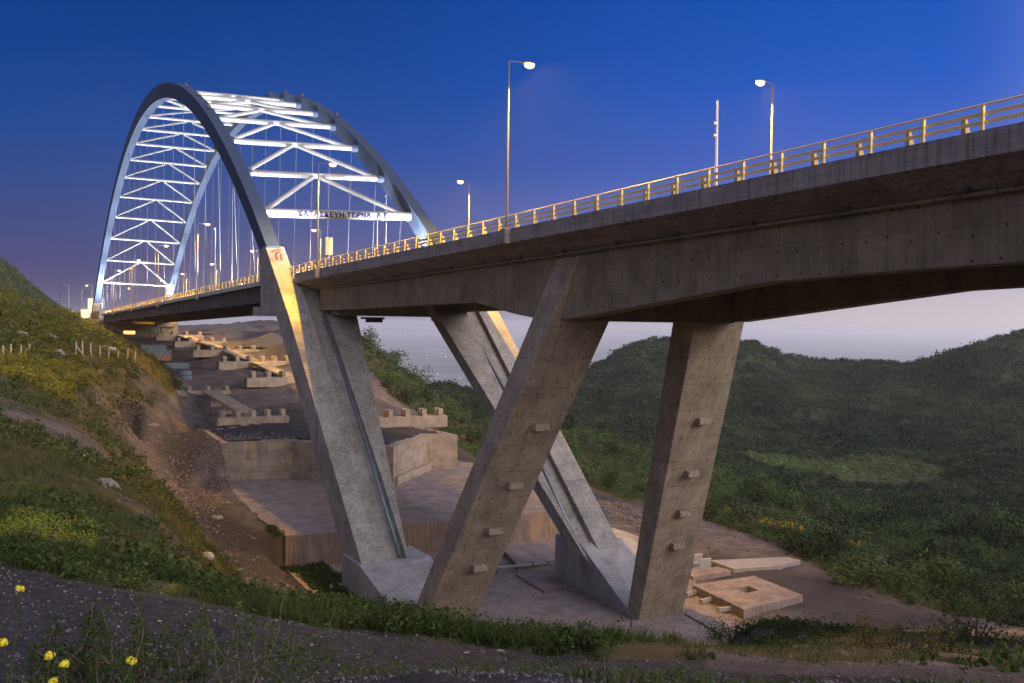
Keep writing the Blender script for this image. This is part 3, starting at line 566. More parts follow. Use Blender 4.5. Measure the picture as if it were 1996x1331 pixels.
# railings and barrier
def railing(side, x0, x1):
    y = -.18 if side == 0 else YD+.18; s = -1 if side == 0 else 1
    def zz(X): return dz(X)+(.14)
    rl = MB(); rl.tube([(x0, y, zz(x0)+1.02), (x1, y, zz(x1)+1.02)], .05, 6)
    for h in (.68, .34): rl.bar((x0, y+s*.10, zz(x0)+h), (x1, y+s*.10, zz(x1)+h), .06, .13)
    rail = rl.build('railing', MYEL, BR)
    for h in (.62, .30):
        pass
    k = MB(); nfar = 0
    for i, X in enumerate(np.arange(x0+.6, x1, 2.72)):
        if -66 < X < 150 and side == 0 or side == 1 and -66 < X < 60:
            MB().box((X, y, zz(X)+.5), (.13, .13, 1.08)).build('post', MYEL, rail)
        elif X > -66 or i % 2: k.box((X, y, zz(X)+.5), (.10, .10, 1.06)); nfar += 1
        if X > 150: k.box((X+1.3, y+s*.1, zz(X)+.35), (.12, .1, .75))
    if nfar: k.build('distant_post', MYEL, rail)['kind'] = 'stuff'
    y2 = y+s*.75; gr = MB()
    for h in (.86, .52): gr.bar((x0, y2-s*.08, zz(x0)+h), (x1, y2-s*.08, zz(x1)+h), .06, .10)
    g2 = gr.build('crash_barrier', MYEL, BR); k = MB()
    for X in np.arange(x0+2.0, x1, 2.72):
        c = np.array([X, y2+s*.12, zz(X)]); S = [[(X-.12*1, y2+s*(.02), zz(X)), (X+.12, y2+s*.02, zz(X)), (X+.12, y2+s*.42, zz(X)), (X-.12, y2+s*.42, zz(X))], [(X-.08, y2, zz(X)+.96), (X+.08, y2, zz(X)+.96), (X+.08, y2+s*.12, zz(X)+.96), (X-.08, y2+s*.12, zz(X)+.96)]]
        if side == 0 and -62 < X < 130: MB().loft(S).build('barrier_post', MBPOST, g2)
        elif X > -62: k.loft(S)
    k.build('distant_barrier_post', MBPOST, g2)['kind'] = 'stuff'
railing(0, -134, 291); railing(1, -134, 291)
# ================================================================ lamps
def street_lamp(x, y, z, h, arm, lit, label, power=0, group='street lamps along the bridge', post=MPOLE, aim=-1):
    L_ = tag(empty('street_lamp', (x, y, z)), label, 'street lamp', group)
    MB().tube([(x,y,z),(x,y,z+.5),(x,y,z+h)], [.13,.12,.065], 8).build('pole', post, L_, smooth=True)
    MB().tube([(x,y,z+h-.04),(x,y+aim*arm*.3,z+h+.02),(x,y+aim*arm,z+h+.07)], .05, 6).build('arm', post, L_)
    hd = MB().loft([[(x-.16,y+aim*(arm-.1),z+h+.02),(x+.16,y+aim*(arm-.1),z+h+.02),(x+.12,y+aim*(arm-.1),z+h+.18),(x-.12,y+aim*(arm-.1),z+h+.18)],[(x-.16,y+aim*(arm+.75),z+h+.08),(x+.16,y+aim*(arm+.75),z+h+.08),(x+.08,y+aim*(arm+.75),z+h+.17),(x-.08,y+aim*(arm+.75),z+h+.17)]]).build('lamp_head', post, L_)
    c = (x, y+aim*(arm+.35), z+h-.02)
    if lit:
        an = np.arange(8)*math.pi/4; S = [[(c[0]+.27*r*math.cos(a), c[1]+.46*r*math.sin(a), c[2]+dzz) for a in an] for r, dzz in ((1, .06), (.85, -.16), (.35, -.28))]
        MB().loft(S).build('lens', LAMP, hd, smooth=True)
        for sd in (-1, 0, 1):
            ld = bpy.data.lights.new('lamp_light', 'SPOT'); ld.spot_size = R(84 if sd else 64); ld.spot_blend = .45; ld.energy = power*(1 if sd else .45); ld.color = (1.0, .54, .05); ld.shadow_soft_size = .15
            lo = bpy.data.objects.new('lamp_light', ld); lo.location = (c[0]+sd*.25, c[1], c[2]-.5); lo.rotation_euler = Vector((sd*.72, aim*(.04 if sd else -.22), -.70)).to_track_quat('-Z','Y').to_euler(); COL.objects.link(lo); lo.parent = L_; lo.matrix_parent_inverse = L_.matrix_basis.inverted()
    return L_
PW = 50000
def bracket(X, y, s): MB().box((X, y+s*.12, dz(X)-.42), (.85, .55, 1.15)).build('lamp_bracket', MCS, BR, bevel=.03)
nl = [(onY(987,440,.15)[0], 'lit lamp tallest against the sky on the near railing, over the nearest slanting leg'), (29.2, 'lit lamp beside the near arch base, in front of the blue lettered strut'),
      (105, 'lit lamp just inside the near arch, right of the far end of the right-hand arch'), (154, 'lit lamp in front of the lower end of the right-hand arch'),
      (202, 'lit lamp under the second lowest far chevron brace'), (249, 'lit lamp on the near railing closest to the far foot of the near arch')]
nl = [(-73, 'lit lamp on the near railing beyond the right edge')]+nl
for X, lb in nl:
    street_lamp(X, .12, dz(X)-.2, 12.9 if X < 50 else 13.6, 1.4, True, lb, PW if X > -70 else 11000); bracket(X, .1, 1)
fl = [(-72, 'lit lamp on the far railing beyond the right edge'), (-23, 'brightest lit lamp at the upper right, on the far railing'), (33.3, 'lit lamp on the far railing right of the right-hand arch foot'), (99, 'lit lamp under the blue lettering, left of the orange board'),
      (149, 'lit lamp close left of the near arch concrete base'), (197, 'lit lamp on the far railing midway inside the near arch'), (245, 'lit lamp on the far railing left of the far foot of the right-hand arch'),
      (288, 'small lit lamp under the lowest far strut, right one of two'), (330, 'small lit lamp under the lowest far strut, beyond the bridge end'), (392, 'smallest lit lamp inside the far portal beyond the bridge')]
for X, lb in fl:
    street_lamp(X, YD-.15 if X < 295 else YD-1, dz(min(X, 292))-.2, 13.0, 1.0, True, lb, (PW if X > -70 else 11000) if X < 295 else 1500, aim=1)
ld_ = onD(160, 556, 430); gz = -5.5
street_lamp(ld_[0], ld_[1], gz, ld_[2]-gz, 1.6, True, 'lit lamp standing left of the near arch far foot', 60000, 'street lamps on the road beyond', aim=-1)
for (px, y0, y1, d, lb) in ((14, 505, 594, 300, 'dark unlit lamp nearest the left edge of the photo'), (60, 531, 600, 360, 'dark unlit lamp below the brown hill, second from the left edge'), (117, 543, 607, 420, 'dark unlit lamp alone against the sky left of the lit one'), (134, 556, 606, 520, 'faint unlit lamp just left of the lit one'), (179, 556, 606, 420, 'dark unlit lamp close beside the near arch far foot')):
    b_ = onD(px, y1, d); t_ = onD(px, y0, d)[2]; street_lamp(b_[0], b_[1], b_[2]-1.5, t_-b_[2]+1.5, 1.8, False, lb, 0, 'street lamps on the road beyond', MDARK if px < 130 else MGALV, aim=1)
def camera_pole(px, py0, py1, Y, label, mt, boxes):
    q = onY(px, py0, Y); t = onY(px, py1, Y); zb = dz(q[0])
    L_ = tag(empty('camera_pole', (q[0], Y, zb)), label, 'pole', 'camera poles on the bridge')
    MB().tube([(q[0],Y,zb),(q[0],Y,t[2])], [.09,.05], 7).build('pole', mt, L_)
    for f in boxes: MB().box((q[0], Y+.15, zb+(t[2]-zb)*f), (.13,.24,.14)).build('camera_housing', mt, L_)
camera_pole(1396, 345, 196, -1.2, 'thin pole with two small cameras left of the brightest lamp', MGALV, (.62,.45+.3))
camera_pole(735, 500, 425, -1.3, 'thin yellow lit pole under the right end of the lettered strut', MGALV, (.97,))
camera_pole(752, 500, 378, YD+1.0, 'white pole with cameras in front of the right-hand arch foot', MWHITE, (.97,.9))
camera_pole(452, 560, 368, YD+1.0, 'white pole between the right-hand arch and the near arch', MWHITE, (.9,.8))
camera_pole(419, 570, 444, -1.5, 'short pole with a bracket lamp inside the near arch', MGALV, (.98,))
# roadside board
q = onY(641, 530, -.9); sb = tag(empty('road_sign', (q[0], -.9, dz(q[0]))), 'tall orange board on a post behind the near railing', 'sign'); zb = dz(q[0])
MB().tube([(q[0],-.9,zb),(q[0],-.9,zb+3.4)], .05, 6).build('post', MGALV, sb)
for s in (-1, 1):
    f = MB().box((q[0]+.02*s, -.9-s*.24, zb+2.75), (.06,.36,2.0)).build('board', MORANGE, sb, bevel=.01)
    MB().box((q[0]-.02, -.9-s*.24, zb+2.75), (.02,.40,2.06)).build('board_frame', MGALV, f)
# floodlights along the main span
def floodlight(X, Y, s, lb):
    z = dz(X)+.16; F_ = tag(empty('floodlight', (X, Y, z)), lb, 'floodlight', 'floodlights aimed up at the arches')
    MB().box((X,Y,z+.12),(.12,.4,.24)).build('bracket', MDARK, F_)
    b_ = MB().box((X,Y,z+.45),(.55,.5,.34)).build('housing', MDARK, F_, bevel=.03)
    MB().box((X,Y,z+.63),(.5,.44,.03)).build('lens', FLOOD, b_)
    for tgt, en, an in ((arch_pt(min(X+16, 284), 0 if Y > -10 else 1)+np.array([0,0,0]), 110000, 45),):
        ld = bpy.data.lights.new('flood_beam', 'SPOT'); ld.energy = en; ld.color = (.90,.94,1.0); ld.spot_size = R(an+40); ld.spot_blend = .6; ld.shadow_soft_size = .2
        lo = bpy.data.objects.new('flood_beam', ld); lo.location = (X, Y, z+.8); v = Vector(tgt)-lo.location
        lo.rotation_euler = v.to_track_quat('-Z','Y').to_euler(); COL.objects.link(lo); lo.parent = F_; lo.matrix_parent_inverse = F_.matrix_basis.inverted()
flx = [46, 62, 80, 100, 120, 142, 164, 186, 206, 224, 240, 254, 266, 276]
for i, X in enumerate(flx):
    for Y, nm in ((-2.3, 'near'), (YD+2.3, 'far')):
        floodlight(X, Y, 1, 'floodlight on the deck by the %s railing, number %s counted from the approach' % (nm, ['one','two','three','four','five','six','seven','eight','nine','ten','eleven','twelve','thirteen','fourteen'][i]))
# floodlights washing the two arch feet nearest the viewer
for Y, t, lb in ((-1.2, (55, 1.2, 10), 'small floodlight at the foot of the near arch'), (YD+1.2, (53, -22.9, 10), 'small floodlight glowing at the foot of the right-hand arch')):
    X = 35.5; z = dz(X)+.16; F_ = tag(empty('floodlight', (X, Y, z)), lb, 'floodlight', 'floodlights at the arch feet')
    b_ = MB().box((X,Y,z+.35),(.4,.5,.35)).build('housing', MDARK, F_, bevel=.03); MB().box((X,Y,z+.55),(.34,.4,.03)).build('lens', FLOOD, b_)
    ld = bpy.data.lights.new('flood_beam', 'SPOT'); ld.energy = 60000; ld.color = (1.,.82,.62); ld.spot_size = R(48); ld.spot_blend = .8; ld.shadow_soft_size = .2
    lo = bpy.data.objects.new('flood_beam', ld); lo.location = (X, Y, z+.75); lo.rotation_euler = (Vector(t)-lo.location).to_track_quat('-Z','Y').to_euler(); COL.objects.link(lo); lo.parent = F_; lo.matrix_parent_inverse = F_.matrix_basis.inverted()
# ================================================================ concrete platforms, walls, abutment
pad = tag(empty('foundation_pad', (0,-12,-34)), 'broad brown concrete slab under the slanting bridge legs', 'concrete slab')
MB().prism(PAD, -36.5, -34.0).build('slab', MCP, pad)
mid = tag(empty('lower_platform', (42,-15,-30.4)), 'concrete terrace with a rust stained front wall behind the legs', 'terrace')
MB().prism(MID, -36.6, -30.55).build('retaining_wall', MCR, mid); MB().prism([(22,5.6),(36,6.0),(61.5,4.6),(66,4.4),(66,-36),(52,-44),(22,-31)], -30.548, -30.4).build('floor', MCP, mid)
upw = tag(empty('retaining_wall', (60,-10,-25)), 'angular board marked concrete wall holding up the gravel terrace', 'retaining wall')
MB().prism(UPP, -31, -24.95).build('wall', MCW, upw); 
ftg = [(UPP[1][0]+.0, UPP[1][1])]
m_ = MB(); cxy = np.mean(UPP, 0)
for i in range(5):
    a, b = np.array(UPP[i]), np.array(UPP[i+1]); t = (b-a)/np.linalg.norm(b-a); n_o = np.array([t[1], -t[0]]); n_o = n_o if (n_o@((a+b)/2-cxy)) > 0 else -n_o
    m_.prism([tuple(a-t*.4), tuple(b+t*.4), tuple(b+t*.4+n_o*.9), tuple(a-t*.4+n_o*.9)], -30.7, -29.3+i*.004)
m_.build('toe', MCW, upw)
# abutment under the far end
ab = tag(empty('abutment', (292,-11,-11)), 'dark concrete support under the far end of the bridge with a small lit opening', 'abutment')
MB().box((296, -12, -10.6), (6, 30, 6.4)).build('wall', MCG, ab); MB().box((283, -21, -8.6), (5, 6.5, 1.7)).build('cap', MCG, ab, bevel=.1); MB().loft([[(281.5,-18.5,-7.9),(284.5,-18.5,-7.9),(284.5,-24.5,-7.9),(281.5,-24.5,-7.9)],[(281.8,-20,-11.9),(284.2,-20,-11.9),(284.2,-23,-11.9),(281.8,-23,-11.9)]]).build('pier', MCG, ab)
q = onX(252, 648, 292.9); fr_ = MB().box((292.95, q[1], q[2]), (.15, 4.4, 1.6)).build('window', MCG, ab); MB().box((292.85, q[1], q[2]), (.1, 4.0, 1.2)).build('pane', WINLIT, fr_)
# kiosk beside the far arch foot
for px, py, d, w, h, lb in ((166, 611, 400, 3.4, 2.6, 'small yellow lit hut left of the far foot of the arch'), (176, 601, 405, 2.2, 5.0, 'taller pale box just behind the small hut')):
    q = onD(px, py+4, d); kk = tag(empty('hut', tuple(q)), lb, 'hut'); MB().box((q[0],q[1],q[2]+h/2-.6),(2.4,w,h+1)).build('wall', MCREAM, kk, bevel=.03); rf = MB().box((q[0],q[1],q[2]+h+.05),(2.8,w+.4,.2)).build('roof', MGALV, kk)
    MB().box((q[0]-1.22,q[1],q[2]+.9),(.06,.9,1.9)).build('door', MGALV, kk)
# unfinished support blocks
def crosshead(px, py, w, nst, lb, yaw=0., big=1.0, row2=True, Z=None, X=None):
    q = march(px, py) if Z is None else onZ(px, py, Z); x, y, z = q[0], q[1], q[2] if Z is None else Z
    T = tag(empty('support_block', (x,y,z), yaw), lb, 'concrete support', 'unfinished concrete supports'); ux = np.array([math.cos(yaw), math.sin(yaw), 0]); uy = np.array([-math.sin(yaw), math.cos(yaw), 0]); Ax = (ux, uy, np.array([0,0,1.]))
    c = np.array([x, y, z]); MB().box(c+np.array([0,0,.55*big]), (3.0*big, w, 2.2*big), Ax).build('beam', MCW, T, bevel=.05)
    for i in range(nst):
        for k in ((0, 1) if row2 else (0,)):
            st = MB().box(c+uy*(w*.42-w*.84*i/(nst-1))+ux*(-.8+1.6*k)*big+np.array([0,0,2.35*big]), (.85*big,.95*big,1.5*big), Ax).build('stub', MCW, T, bevel=.04)
    return c
c1 = crosshead(492, 826, 12.5, 5, 'concrete block with short stubs in front of the gravel terrace, nearest of its row', big=.8)
c2 = crosshead(405, 772, 9, 3, 'concrete block with stubs at the bottom of the green slope', big=.7)
cs = [c_ for c_ in (crosshead(px, py, w, n, lb, yaw=.05, big=b_) for px, py, w, n, lb, b_ in (
   (565, 748, 20, 6, 'largest stubbed block of the long row, beside the near leg', .95), (498, 716, 19, 6, 'second stubbed block of the long row from the near leg', .95),
   (440, 692, 18, 5, 'third stubbed block of the long row from the near leg', .9), (392, 674, 17, 5, 'fourth stubbed block of the long row from the near leg', .9), (350, 661, 16, 4, 'fifth stubbed block of the long row, closest to the far abutment', .9)))]
c3 = crosshead(790, 828, 15, 5, 'stubbed block on a short column behind the lit retaining wall', big=.9, Z=-24.6)
for a, b, lb, w in [(c1, c2, 'flat slab between the two nearest stubbed blocks', 3.2)]+[(cs[i], cs[i+1], ['first','second','third','fourth'][i]+' slab of the long row counted from the near leg', 3.4) for i in range(4)]:
    t = tag(empty('walkway_slab', tuple((a+b)/2)), lb, 'concrete slab', 'slabs joining the stubbed blocks'); u_ = (b-a)/np.linalg.norm(b-a)
    s_ = MB().bar(a+u_*2+np.array([0,0,1.35]), b-u_*2+np.array([0,0,1.35]), w, .45).build('slab', MCW, t)
    for k in (.25,.5,.75): p = a+(b-a)*k; MB().box(p+np.array([0,0,.1]), (.6,w*.8,2.2)).build('column', MCW, t)
# pipework on the pad
vp = tag(empty('water_pipe', tuple(onZ(1030,1120,-34))), 'grey pipe with red flanges and an elbow beside the far footing', 'pipe')
zp = -33.3; pa = onZ(968,1106,zp); pb = onZ(1068,1098,zp); pc = onZ(1093,1110,zp-.1); pe = onZ(1085,1098,zp)
MB().tube([pa, pb, pe], .16).build('pipe', MGALV, vp, smooth=True); MB().tube([pb+np.array([0,0,-.02]), pc], .2).build('branch_pipe', MGALV, vp, smooth=True)
pt = onX(1100,1076,pe[0]); MB().tube([pe, pe+np.array([0,0,1.9]), pe+np.array([.2,-.15,2.05]), pe+np.array([.3,-1.2,2.1])], .17).build('riser', MGALV, vp, smooth=True)
for p, dr in ((pa*.3+pb*.7, pb-pa), (pb, pb-pa), (pc, pc-pb)): u_ = dr/np.linalg.norm(dr); MB().tube([p-u_*.07, p+u_*.07], .28, 12).build('flange', MRED, vp)
MB().box(pa+np.array([.1,0,-.35]), (.12,.12,.8)).build('support', MDARK, vp)
def slab(pxs, Z, h, name, lb, mt=MCP, cat='concrete slab', hole=None):
    pl = [tuple(onZ(x, y, Z)[:2]) for x, y in pxs]; t = tag(empty(name, (float(np.mean([p[0] for p in pl])), float(np.mean([p[1] for p in pl])), Z)), lb, cat)
    if hole is None: MB().prism(pl, Z-h, Z).build('slab', mt, t, bevel=.03)
    else:
        hp = [tuple(onZ(x, y, Z)[:2]) for x, y in hole]; m_ = MB(); V = [(x,y,Z) for x,y in pl]+[(x,y,Z) for x,y in hp]+[(x,y,Z-h) for x,y in pl]+[(x,y,Z-h) for x,y in hp]
        F = [(i,(i+1)%4,4+(i+1)%4,4+i) for i in range(4)]+[(i,8+i,8+(i+1)%4,(i+1)%4) for i in range(4)]+[(4+i,4+(i+1)%4,12+(i+1)%4,12+i) for i in range(4)]; m_.add(V, F); m_.build('slab', mt, t)
        MB().prism(hp, Z-h-.3, Z-h+.6).build('pit_floor', MDARK, t)
    return t
slab([(975,1066),(1080,1053),(1092,1090),(1010,1102)], -33.5, .9, 'plinth', 'raised brown plinth behind the grey pipe')
slab([(1005,1118),(1045,1110),(1118,1138),(1062,1152)], -33.75, .9, 'plinth', 'low square plinth in front of the grey pipe')
slab([(1350,1140),(1470,1122),(1565,1160),(1450,1188)], -33.1, 2.0, 'pit_cover', 'thick slab with a square hole right of the far leg', hole=[(1435,1146),(1458,1142),(1480,1150),(1454,1156)])
slab([(1335,1110),(1400,1104),(1425,1112),(1350,1124)], -33.6, .6, 'plinth', 'thin slab behind the slab with the square hole')
def slab_on_ground(pxs, lift, name, lb, mt, cat='concrete slab'):
    pl = [march(*p) for p in pxs]; n = len(pl); t = tag(empty(name, tuple(np.mean(pl, 0))), lb, cat)
    MB().add([p+np.array([0,0,lift]) for p in pl]+[p-np.array([0,0,.6]) for p in pl], [tuple(range(n)), tuple(range(n,2*n))[::-1]]+[(i,(i+1)%n,n+(i+1)%n,n+i) for i in range(n)]).build('slab', mt, t)
slab_on_ground([(1383,1097),(1535,1090),(1560,1097),(1520,1108),(1430,1114)], .3, 'pavement_slab', 'pale flat strip of concrete on the yard', plain('pale_concrete', (.27,.25,.245), .85, noise=.15, scale=1.2))
slab([(1336,1196),(1358,1160),(1450,1225),(1415,1240)], -33.85, .5, 'kerb_slab', 'long flat kerb running from the far leg to the grass')
for i, (a, b, lb) in enumerate((((1338,1158),(1368,1150),'rear narrow beam beside the pit'), ((1366,1172),(1400,1164),'middle narrow beam beside the pit'), ((1400,1188),(1440,1184),'front narrow beam beside the pit'))):
    p, q = onZ(*a,-33.6), onZ(*b,-33.6); t = tag(empty('concrete_beam', tuple((p+q)/2)), lb, 'concrete beam', 'beams beside the pit'); MB().bar(p, q, .35, .35).build('beam', MCF, t)
for a, b, z, lb in (((1350,1108),(1385,1104),-33.3,'low white wall right of the far leg'), ((1350,1098),(1368,1096),-32.6,'small white rail behind the low white wall')):
    p, q = onZ(*a, z-.6), onZ(*b, z-.6); t = tag(empty('low_wall', tuple((p+q)/2)), lb, 'low wall'); MB().bar(p+np.array([0,0,.4]), q+np.array([0,0,.4]), .25, 1.0).build('wall', MCF, t); MB().bar(p+np.array([0,0,.93]), q+np.array([0,0,.93]), .3, .06).build('coping', MGALV, t)
# blue grey hoardings and sheets on the edge of the slope
for px, py, w, h, lb, mt in ((300,690,7,2.6,'blue grey panel hoarding at the top of the dirt road',MBLUEP),(318,700,5,2.4,'second blue grey panel beside the dirt road',MBLUEP),(318,703,4.5,1.2,'orange rusty crate beside the blue grey panels',plain('rust', (.33,.14,.05), .8)),(340,718,7,1.4,'low blue sheet lying on the grass edge',MBLUEP),(362,742,3.4,2.4,'small blue barrel shaped bin at the road bend',MBLUEP)):
    q = march(px, py); t = tag(empty('hoarding' if 'panel' in lb else 'crate' if 'crate' in lb else 'metal_sheet' if 'sheet' in lb else 'bin', tuple(q)), lb, 'hoarding' if 'panel' in lb else 'crate' if 'crate' in lb else 'sheet' if 'sheet' in lb else 'bin')
    if 'bin' in lb: MB().tube([q, q+np.array([0,0,.5]), q+np.array([0,0,2.2])], [1.1,1.3,1.2], 12).build('drum', mt, t); MB().tube([q+np.array([0,0,1.1]), q+np.array([0,0,1.25])], 1.36, 12).build('hoop', MDARK, t)
    else:
        MB().box(q+np.array([0,0,h/2]), (.3 if 'panel' in lb else 2, w, h)).build('panel', mt, t, bevel=.03)
        for s in (-1, 1): MB().box(q+np.array([-.25 if 'panel' in lb else -1.03, s*w*.48, h/2+.1]), (.14,.14,h+.2)).build('post', MDARK, t)
# fence posts on the slope
posts = [(6,697),(21,694),(39,697),(57,694),(148,690),(161,688),(177,692),(195,697),(211,702),(230,703),(248,698),(262,703)]
for i, (px, py) in enumerate(posts):
    q = march(px, py+2); d = (q-C0)@FW; h = 26/FOC*d*(1.0 if px < 200 else .85)
    t = tag(empty('fence_post', tuple(q)), 'slim pale wooden post in the broken fence on the green slope, %s from the left' % ['first','second','third','fourth','fifth','sixth','seventh','eighth','ninth','tenth','eleventh','twelfth'][i], 'fence post', 'posts of the broken fence')
    MB().tube([q-np.array([0,0,.3]), q+np.array([RNG.normal()*.08, RNG.normal()*.08, h])], [.16,.12], 6).build('post', MWOOD, t)
    if px in (57, 148): MB().tube([q+np.array([0,-.1,h*.7]), q+np.array([-.4,(2.2 if px == 57 else -1.2), -.1])], .1, 5).build('brace', MWOOD, t)
# gravel heaps beyond
def heap(px, py, d, rx, ry, h, lb):
    q = march(px, py); th = np.linspace(0, 2*math.pi, 40, endpoint=False); S = []
    for k, f in enumerate(np.linspace(1, .02, 14)):
        w_ = 1+.16*fbm(np.cos(th)*2+d+k*.1, np.sin(th)*2+3, 3); S.append(np.stack([q[0]+ry*f*w_*np.cos(th), q[1]+rx*f*w_*np.sin(th), q[2]-1+(h+1)*(1-f)**.85*(1+.2*fbm(np.cos(th)*1.5+d, np.sin(th)*1.5+k*.12, 3))], -1))
    o = MB().loft(S).build('gravel_heap', MHEAP, smooth=True); tag(o, lb, 'gravel heap', 'dark heaps on the flat ground')
heap(462, 646, 330, 14, 9, 3.6, 'larger dark gravel heap seen under the bridge deck'); heap(527, 670, 300, 10, 8, 3.2, 'smaller dark gravel heap against the near leg')
# ================================================================ rocks
def rockmesh(r, seed, nm, label=None, loc=None, sc_=(1,1,.6)):
    import bmesh
    bm = bmesh.new(); bmesh.ops.create_icosphere(bm, subdivisions=2, radius=1); V = np.array([v.co for v in bm.verts]); k = 1+.45*fbm(V[:,0]*1.3+seed*7.1, V[:,1]*1.3+V[:,2]*1.7+seed, 3)
    for v, f in zip(bm.verts, k): v.co = v.co*f*r; v.co.x *= sc_[0]; v.co.y *= sc_[1]; v.co.z *= sc_[2]
    me = bpy.data.meshes.new(nm); bm.to_mesh(me); bm.free(); me.materials.append(MROCK); o = bpy.data.objects.new(nm, me); COL.objects.link(o); o.location = loc; return o
rk = [(125,740,1.1,'pale jagged rock on the slope below the fence'),(345,768,1.3,'grey boulder at the edge of the dirt road'),(152,892,.5,'white rock halfway down the left slope'),(198,948,.6,'small white rock below the halfway one'),(395,1085,.6,'pale rock at the foot of the slope beside the dirt road'),(425,1010,.5,'small grey stone on the rubble bank'),
 (36,655,1.0,'brown boulder at the left edge among green bushes'),(96,658,.9,'reddish boulder on the lit slope'),(108,690,1.1,'dark red boulder behind the fence gap'),(225,662,1.1,'dark boulder under the arch far foot'),(205,650,1.0,'round boulder beside the lit hut'),(205,682,1.2,'grey boulder near the middle fence posts'),(300,830,.6,'white plank shaped stone on the red scree'),(232,1168,.06,'whitish stone on the gravel shoulder below the grass'),(290,1190,.08,'flat brown stone at the grass edge'),(910,1275,.055,'white stone in the gravel under the grass'),(975,1270,.045,'tiny white stone on the gravel shoulder')]
for i, (px, py, r_, lb) in enumerate(rk):
    q = march(px, py); o = rockmesh(r_, i+1, 'rock', None, q, (1, 1.5, .7)); tag(o, lb, 'rock', 'loose rocks on the slope')
# small stones: nobody could count them
def stones(name, n, samp, rlo, rhi, mt, lb):
    ico = np.array([(0,0,1),(.9,0,.2),(.28,.85,.2),(-.72,.53,.2),(-.72,-.53,.2),(.28,-.85,.2),(0,0,-.6)]); fc = [(0,1,2),(0,2,3),(0,3,4),(0,4,5),(0,5,1),(6,2,1),(6,3,2),(6,4,3),(6,5,4),(6,1,5)]
    X, Y = samp(n); n = len(X); Z = height(X, Y); r = rlo*(rhi/rlo)**(RNG.random(n)**2.2); a = RNG.random(n)*6.28; sq = RNG.uniform(.5, 1, (n, 3)); P_ = ico[None]*sq[:,None]*r[:,None,None]*RNG.uniform(.8,1.2,(n,7,1))
    ca, sa = np.cos(a)[:,None], np.sin(a)[:,None]; x = P_[...,0]*ca-P_[...,1]*sa; y = P_[...,0]*sa+P_[...,1]*ca
    V = np.stack([x+X[:,None], y+Y[:,None], P_[...,2]+Z[:,None]], -1).reshape(-1, 3); F = (np.array(fc)[None]+np.arange(n)[:,None,None]*7).reshape(-1, 3)
    tag(fastmesh(name, V, F, mt), lb, 'stones', kind='stuff')
def polar(n, r0, r1, p0, p1, pw=1.):
    r = r0*(r1/r0)**RNG.random(n); a = az0(RNG.uniform(p0, p1, n)) if False else YAW-np.arctan((RNG.uniform(p0, p1, n)-998)/FOC); return C0[0]+r*np.cos(a), C0[1]+r*np.sin(a)
MST = plain('loose_stone', (.10,.09,.09), .9, noise=.55, scale=6); MSTW = plain('pale_stone', (.24,.22,.21), .85, noise=.3, scale=3)
def s_near(n):
    X, Y = polar(n, 6, 24, -60, 2060); k = veg(X, Y) < .5; return X[k], Y[k]
stones('gravel', 20000, s_near, .006, .042, MST, 'loose grey gravel on the dark shoulder in the foreground')
def s_pale(n):
    X, Y = polar(n, 7, 22, -60, 2060); k = (veg(X, Y) < .6) & (fbm(X*.35+5, Y*.35, 2) > .12); return X[k], Y[k]
stones('pale_gravel', 700, s_pale, .015, .06, MSTW, 'scattered pale stones on the foreground shoulder')
def s_scree(n):
    cx = [march(*p)[:2] for p in ((260,860),(300,900),(435,910),(465,950),(500,990),(380,960),(1210,1010),(1200,990),(250,830),(300,820),(350,1000),(400,1070))]; i = RNG.integers(0, 12, n); c = np.array(cx)[i]; s = np.where((i == 6) | (i == 7), 1.8, 4.0)[:,None]
    P_ = c+RNG.normal(size=(n,2))*s*np.array([1.2,.9]); return P_[:,0], P_[:,1]
MSTR = plain('red_scree', (.14,.108,.098), .9, noise=.5, scale=2)
stones('scree', 13000, s_scree, .06, .42, MSTR, 'reddish rubble spilled beside the dirt road')
def s_slope(n):
    X, Y = polar(n, 25, 230, -60, 480); k = (inside(X, Y, VEGL)) & (fbm(X*.12+50, Y*.12, 3) > .22); return X[k], Y[k]
stones('slope_stones', 7500, s_slope, .03, .22, MST, 'pale stones showing through the grass on the left slope')
def s_yard(n):
    X, Y = polar(n, 62, 230, 250, 1960); k = (veg(X, Y) < .4) & (pdist(X, Y, PAD) > .5) & (pdist(X, Y, MID) > .5) & (fbm(X*.12, Y*.12+30, 3) > -.1); return X[k], Y[k]
stones('yard_stones', 9000, s_yard, .03, .3, MSTR, 'reddish stones on the dirt yard and road'); stones('pale_yard_stones', 5000, s_yard, .03, .22, MSTW, 'loose stones on the dirt yard and road')
def s_debris(n):
    X = RNG.uniform(-20, 62, n); Y = RNG.uniform(-34, 5, n); k = (fbm(X*.15, Y*.15+60, 3) > .12) & (inside(X, Y, MID) | inside(X, Y, PAD)) & ~inside(X, Y, UPP); return X[k], Y[k]
_h = height; height = lambda X, Y, detail=True: np.where(X > 22.05, -30.4, -34.0)
stones('debris', 5000, s_debris, .02, .13, MST, 'grit and rubble lying on the concrete floors'); height = _h
